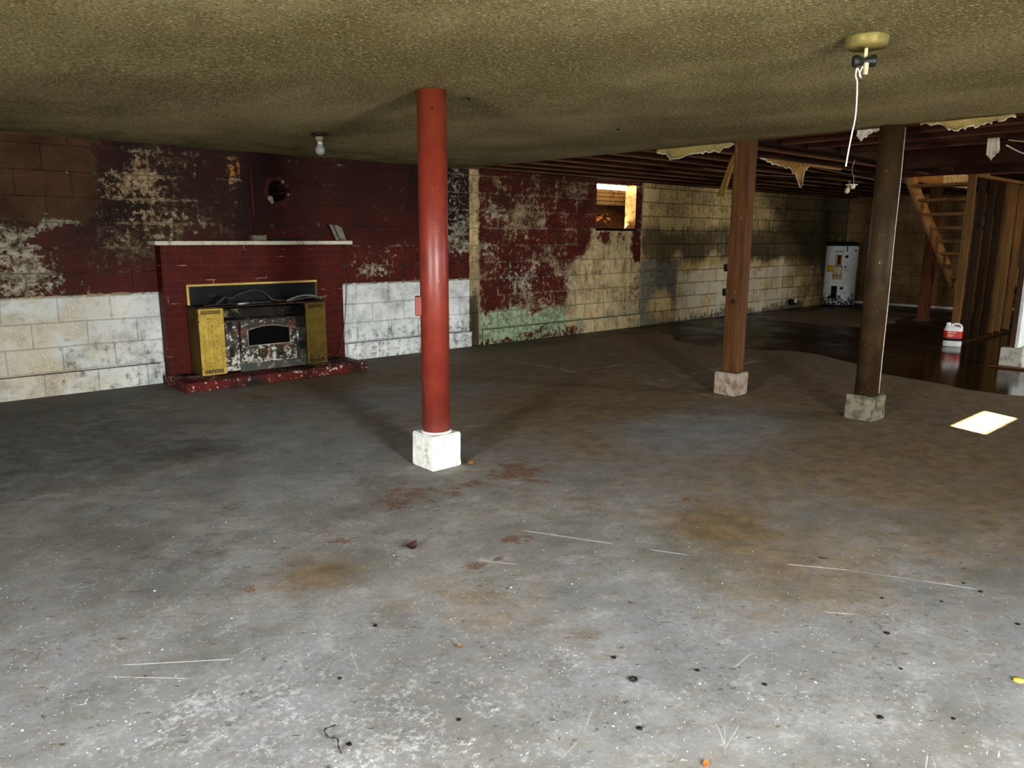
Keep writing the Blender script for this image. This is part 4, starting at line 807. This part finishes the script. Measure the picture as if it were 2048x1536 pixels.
lab(1664.5,1682,1.045,1.06,gry); lab(1665,1682,1.075,1.085,gry)
l=lab(1667,1679.5,.80,1.0,simple('label_rust',srgb(150,84,44),.6)); l['label']='rust-orange warning label'; lab(1671.5,1677,.83,.985,drk,'label_mark',.0045); lab(1668.5,1670.5,.82,.985,cream,'label_mark',.0045)
l=lab(1651.5,1663,.665,.80,yel); l['label']='yellow energy label'
l=lab(1664.5,1681.5,.62,.785,cream); l['label']='cream instruction label'
for a,b,z0,z1 in ((1664.5,1681.5,.775,.79),(1664.5,1681.5,.60,.612),(1670.5,1671.2,.62,.785),(1664.3,1665.2,.53,.785),(1680.8,1681.7,.53,.785)): lab(a,b,z0,z1,drk,'label_line',.0045)
lab(1664,1680.5,.525,.60,simple('label_tan',srgb(196,150,112),.6,var=.1)); lab(1682.5,1698,.72,.80,wht); lab(1687,1694,.70,.712,gry,'label_line',.003)
lab(1704.3,1709.8,1.075,1.095,blk,'label_mark',.003); lab(1704.3,1709.0,.92,1.07,wht)
l=lab(1663,1675,.15,.40,blk,'burner_access',.004)
for a,z0,z1 in ((1689.3,1.06,1.17),): lab(a-1,a+1,z0,z1,drk,'drip_stain')
for a,z,r in ((1689.5,.965,.03),(1688,.765,.018),(1684,.36,.028)): MB().lathe([(r,0),(r,.012),(r*.6,.02),(0,.02)],hp(S_(a),z),n=14,axis=hp(S_(a),z,1)-hp(S_(a),z,0)).build('fitting',blk,t)
for a in (1669,1692):
    MB().tube([Vector((hx,hy,1.25))+rt*((a-1680)/34*.2),Vector((hx,hy,1.32))+rt*((a-1680)/34*.2)],.011,10).build('pipe_nipple',simple('nipple',srgb(150,120,84),.5,metal=.3),t)
q=hp(S_(1667),.085); d=(hp(S_(1667),.085,1)-hp(S_(1667),.085,0)).normalized()
MB().tube([q,q+d*.06],.014,12).build('drain_valve',simple('valve',srgb(84,50,36),.5,metal=.3),t); MB().lathe([(.016,0),(.027,.004),(.027,.014),(.014,.018),(0,.018)],q+d*.055,n=18,axis=d).build('valve_cap',simple('valve_cap',srgb(196,186,166),.4),t)
o=MB().tube(cr([(15.30,6.98,.03),(15.60,6.95,.028),(15.62,6.4,.028),(15.63,5.5,.028),(15.62,4.4,.028),(15.62,3.0,.028)],6),.026,12).build('drain_pipe',simple('white_pvc',srgb(214,208,196),.4,var=.1)); tag(o,'white plastic pipe lying on the floor along the far right wall','pipe')

# ------------------------------------------------------------------ JUG
jx,jy_=10.355,3.285; wa=Vector((.28,-.96,0)).normalized(); da=Vector((.96,.28,0))
t=thing('plastic_jug','white plastic jug with red label standing before the first stud','jug',(jx,jy_,0))
def rr_loop(hw,hd,z,sh=0.,n=24,e=3.4):
    o=[]
    for k in range(n):
        q=2*PI*k/n; c_,s_=math.cos(q),math.sin(q); o.append(Vector((jx,jy_,z))+wa*(sh+hw*math.copysign(abs(c_)**(2/e),c_))+da*(hd*math.copysign(abs(s_)**(2/e),s_)))
    return o
def loft(secs,cap=True):
    vs=[];fs=[];n=24
    for q in secs: vs+=rr_loop(*q)
    for i in range(len(secs)-1):
        for k in range(n): fs.append((i*n+k,i*n+(k+1)%n,(i+1)*n+(k+1)%n,(i+1)*n+k))
    m=MB().add(vs,fs,True)
    if cap: m.f+=[tuple(range(n))[::-1],tuple((len(secs)-1)*n+k for k in range(n))]; m.sm+=[False]*2
    return m
jw=simple('jug_plastic',srgb(240,240,234),.35,var=.04)
loft([(.098,.062,.0),(.104,.068,.008),(.104,.068,.205),(.098,.064,.225),(.080,.05,.243,-.012),(.045,.034,.258,-.042),(.026,.026,.266,-.058)]).build('body',jw,t)
MB().tube([Vector((jx,jy_,q[1]))+wa*q[0] for q in [(v.x,v.z) for v in cr([(-.028,0,.258),(-.01,0,.275),(.03,0,.282),(.066,0,.272),(.086,0,.245),(.090,0,.21)])]],[.013]*41,10).build('handle',jw,t)
MB().lathe([(.024,.262),(.026,.264),(.026,.292),(.022,.295),(0,.295)],Vector((jx,jy_,0))-wa*.060,n=18).build('cap',jw,t)
lb=loft([(.1055,.0695,.105),(.1055,.0695,.195)],False).build('label',simple('jug_red',srgb(206,36,26),.45,var=.12),t); lb['label']='red paper label'
loft([(.1055,.0695,.072),(.1055,.0695,.105)],False).build('label',simple('jug_black',srgb(20,18,22),.5),t)['label']='black lower label band'
m=MB(); sp=lambda u,z,w,h: m.obox(Vector((jx,jy_,z))+wa*u-da*.0702,wa*w,da*.0008,(0,0,h))
for u,z,w,h in ((-.035,.176,.022,.007),(.015,.177,.018,.006),(-.03,.150,.03,.003),(-.02,.140,.035,.003),(-.03,.128,.028,.003)): sp(u,z,w,h)
m.build('label_print',simple('print_white',srgb(236,190,170),.5),lb)

# ------------------------------------------------------------------ LITTER ON THE FLOOR
def crumb(name,x,y,r,mat,label,cat,h=.5,group=None):
    m=MB(); n=7; rr=random.Random(int(x*1000+y*77)); 
    prof=[(r*.9,0.),(r,r*h*.5),(r*.6,r*h),(0,r*h*1.05)]
    m.lathe([(a,b) for a,b in prof],(x,y,0),n=n); m.v=[(p[0]+rr.uniform(-.25,.25)*r,p[1]+rr.uniform(-.25,.25)*r,max(0,p[2])) for p in m.v]
    return tag(m.build(name,mat),label,cat,group)
dk=simple('dark_crumb',srgb(26,22,18),.8); rl=simple('red_leaf',srgb(56,36,32),.7,var=.4,sc_=40.); 
tag(leaf_mesh((1.71,2.56,.008),.038,.4,.25,curl=.5).build('dry_leaf',rl),'curled dark red leaf on the floor below the red post','leaf')
tag(leaf_mesh((1.38,1.79,.005),.013,1.1,.2,curl=.5).build('dry_leaf',simple('rust_leaf',srgb(116,74,44),.8,var=.4,sc_=40.)),'small curled orange-brown leaf on the near floor','leaf')
o=MB().tube(cr([(.876,1.70,.006),(.842,1.695,.012),(.835,1.665,.008),(.848,1.64,.012),(.838,1.615,.006),(.83,1.585,.008)]),[.0022+.0012*math.sin(k) for k in range(41)],6).build('twig',simple('twig_bark',srgb(58,48,40),.8)); tag(o,'thin bent dark twig on the near floor','twig')
crumb('bark_chip',.868,1.612,.008,dk,'black bark chip beside the twig','chip',.4)
o=leaf_mesh((1.515,.935,.003),.014,.5,.05,curl=.1).build('paint_chip',simple('orange_chip',srgb(206,112,52),.7)); tag(o,'bright orange flake at the bottom edge of the floor','flake')
crumb('pebble',2.555,.515,.016,simple('yellow_chip',srgb(214,178,60),.7),'yellow chunk at the right edge of the near floor','pebble')
t=MB().lathe([(.010,0),(.014,0),(.014,.006),(.010,.006),(.010,0)],(1.67,1.30,0),n=6,smooth=False).build('hex_nut',simple('dark_nut',srgb(48,48,46),.4,metal=.6)); tag(t,'small dark hex nut lying on the near floor','nut')
t=leaf_mesh((2.955,1.325,.006),.020,2.,.3,curl=.4).build('dry_leaf',dk); tag(t,'black curled leaf right of the chalky floor scratch','leaf')
t=leaf_mesh((2.66,3.34,.006),.03,.3,.25,curl=.4).build('dry_leaf',simple('brown_leaf',srgb(120,84,54),.8,var=.4)); tag(t,'brown leaf at the right corner of the white footing block','leaf')
for (x_,y_) in ((3.13,.79),(3.16,.86),(2.93,.86),(2.79,1.02),(2.54,.9),(2.35,.78),(1.95,1.02),(1.86,1.20),(1.72,1.42),(1.5,1.14),(2.95,.62),(2.2,.58),(1.15,1.5),(1.0,1.9),(1.25,2.1),(2.05,.72)):
    crumb('dark_crumb',x_,y_,random.uniform(.005,.009),dk,'tiny black crumb on the near concrete floor','crumb',.6,'black crumbs on the near floor')
m=MB(); rg=random.Random(5)
for k in range(1600):
    x_=rg.uniform(.1,3.4); y_=rg.uniform(.5,3.6)
    if .9*x_+.8*y_>rg.uniform(2.0,4.6): continue
    r=rg.uniform(.0007,.0026)*(1 if rg.random()<.93 else 2.); a=rg.uniform(0,6); e=rg.uniform(.4,1.); 
    vs=[(x_+r*math.cos(a+q)*(1 if i%2 else e),y_+r*math.sin(a+q)*(1 if i%2 else e),0.0006) for i,q in enumerate((0,1.6,3.1,4.7))]; m.prism(vs,(0,0,r*.4))
o=m.build('paint_flecks',simple('white_fleck',srgb(232,230,224),.8,var=.05)); tag(o,'countless tiny white paint flecks strewn over the near floor','flecks',kind='stuff')
for (x_,y_,z_,lb) in ((2.80,3.50,0,'small black hole-like scuff on the ceiling right of the red post'),(4.35,3.72,0,'dark torn nick in the ceiling before the torn edge')):
    zc=zceil(x_,y_); o=leaf_mesh((x_,y_,zc-.006),.022,.7,.2,curl=-.4).build('ceiling_nick',dk); tag(o,lb,'nick')

# ------------------------------------------------------------------ LIGHT
w=bpy.data.worlds.new('sky'); sc.world=w; w.use_nodes=True; b=w.node_tree.nodes['Background']; b.inputs[0].default_value=(.94,.97,1.,1); b.inputs[1].default_value=100.0
def area(name,loc,rot,sx,sy,power,col,portal=False):
    l=bpy.data.lights.new(name,'AREA'); l.shape='RECTANGLE'; l.size=sx; l.size_y=sy; l.energy=power; l.color=col
    o=bpy.data.objects.new(name,l); COL.objects.link(o); o.location=loc; o.rotation_euler=rot
    if portal: l.cycles.is_portal=True
    return o
area('doorway_sky_portal',((DR[0]+DR[1])/2,YF-.13,(DR[2]+DR[3])/2),(PI/2,0,0),DR[1]-DR[0],DR[3]-DR[2],1.,(1,1,1),True)
area('window_sky_portal',(XL-.21,(LW[0]+LW[1])/2,(LW[2]+LW[3])/2),(0,-PI/2,0),LW[3]-LW[2],LW[1]-LW[0],1.,(1,1,1),True)
area('front_window_sky_portal',((WR[0]+WR[1])/2,YF-.13,(WR[2]+WR[3])/2),(PI/2,0,0),WR[1]-WR[0],WR[3]-WR[2],1.,(1,1,1),True)
area('stairwell_lamp',(12.0,3.87,4.2),(0,0,0),1.2,.7,40.,(1.,.80,.50))
area('well_sky_portal',((WX0+WX1)/2,YA+.58,2.18),(-PI/2,0,0),1.9,.30,1.,(1,1,1),True)
l=bpy.data.lights.new('sunbeam','SPOT'); l.energy=420000.; l.color=(1.,.86,.52); l.spot_size=math.radians(7.5); l.spot_blend=.1; l.shadow_soft_size=.02
so=bpy.data.objects.new('sunbeam',l); COL.objects.link(so); so.location=SUN; so.rotation_euler=(Vector((6.2,1.69,0))-SUN).to_track_quat('-Z','Y').to_euler()

# ------------------------------------------------------------------ CAMERA
pitch,roll,yaw=.194843,.0049659,.840046
f=Vector((math.cos(yaw)*math.cos(pitch),math.sin(yaw)*math.cos(pitch),-math.sin(pitch))); r=Vector((math.sin(yaw),-math.cos(yaw),0)); u=r.cross(f)
r2=r*math.cos(roll)+u*math.sin(roll); u2=r2.cross(f)
cam=bpy.data.cameras.new('camera'); cam.sensor_width=36; cam.lens=1503.04/2048*36; cam.clip_start=.02; cam.clip_end=200
co=bpy.data.objects.new('camera',cam); COL.objects.link(co)
co.matrix_world=Matrix(((r2.x,u2.x,-f.x,0),(r2.y,u2.y,-f.y,0),(r2.z,u2.z,-f.z,1.3329),(0,0,0,1))); sc.camera=co
sc.view_settings.view_transform='Standard'; sc.view_settings.look='None'; sc.view_settings.exposure=.12; sc.view_settings.gamma=1.; sc.view_settings.use_curve_mapping=False
sc.cycles.max_bounces=8; sc.cycles.diffuse_bounces=5; sc.cycles.use_denoising=True; sc.cycles.sample_clamp_indirect=8.
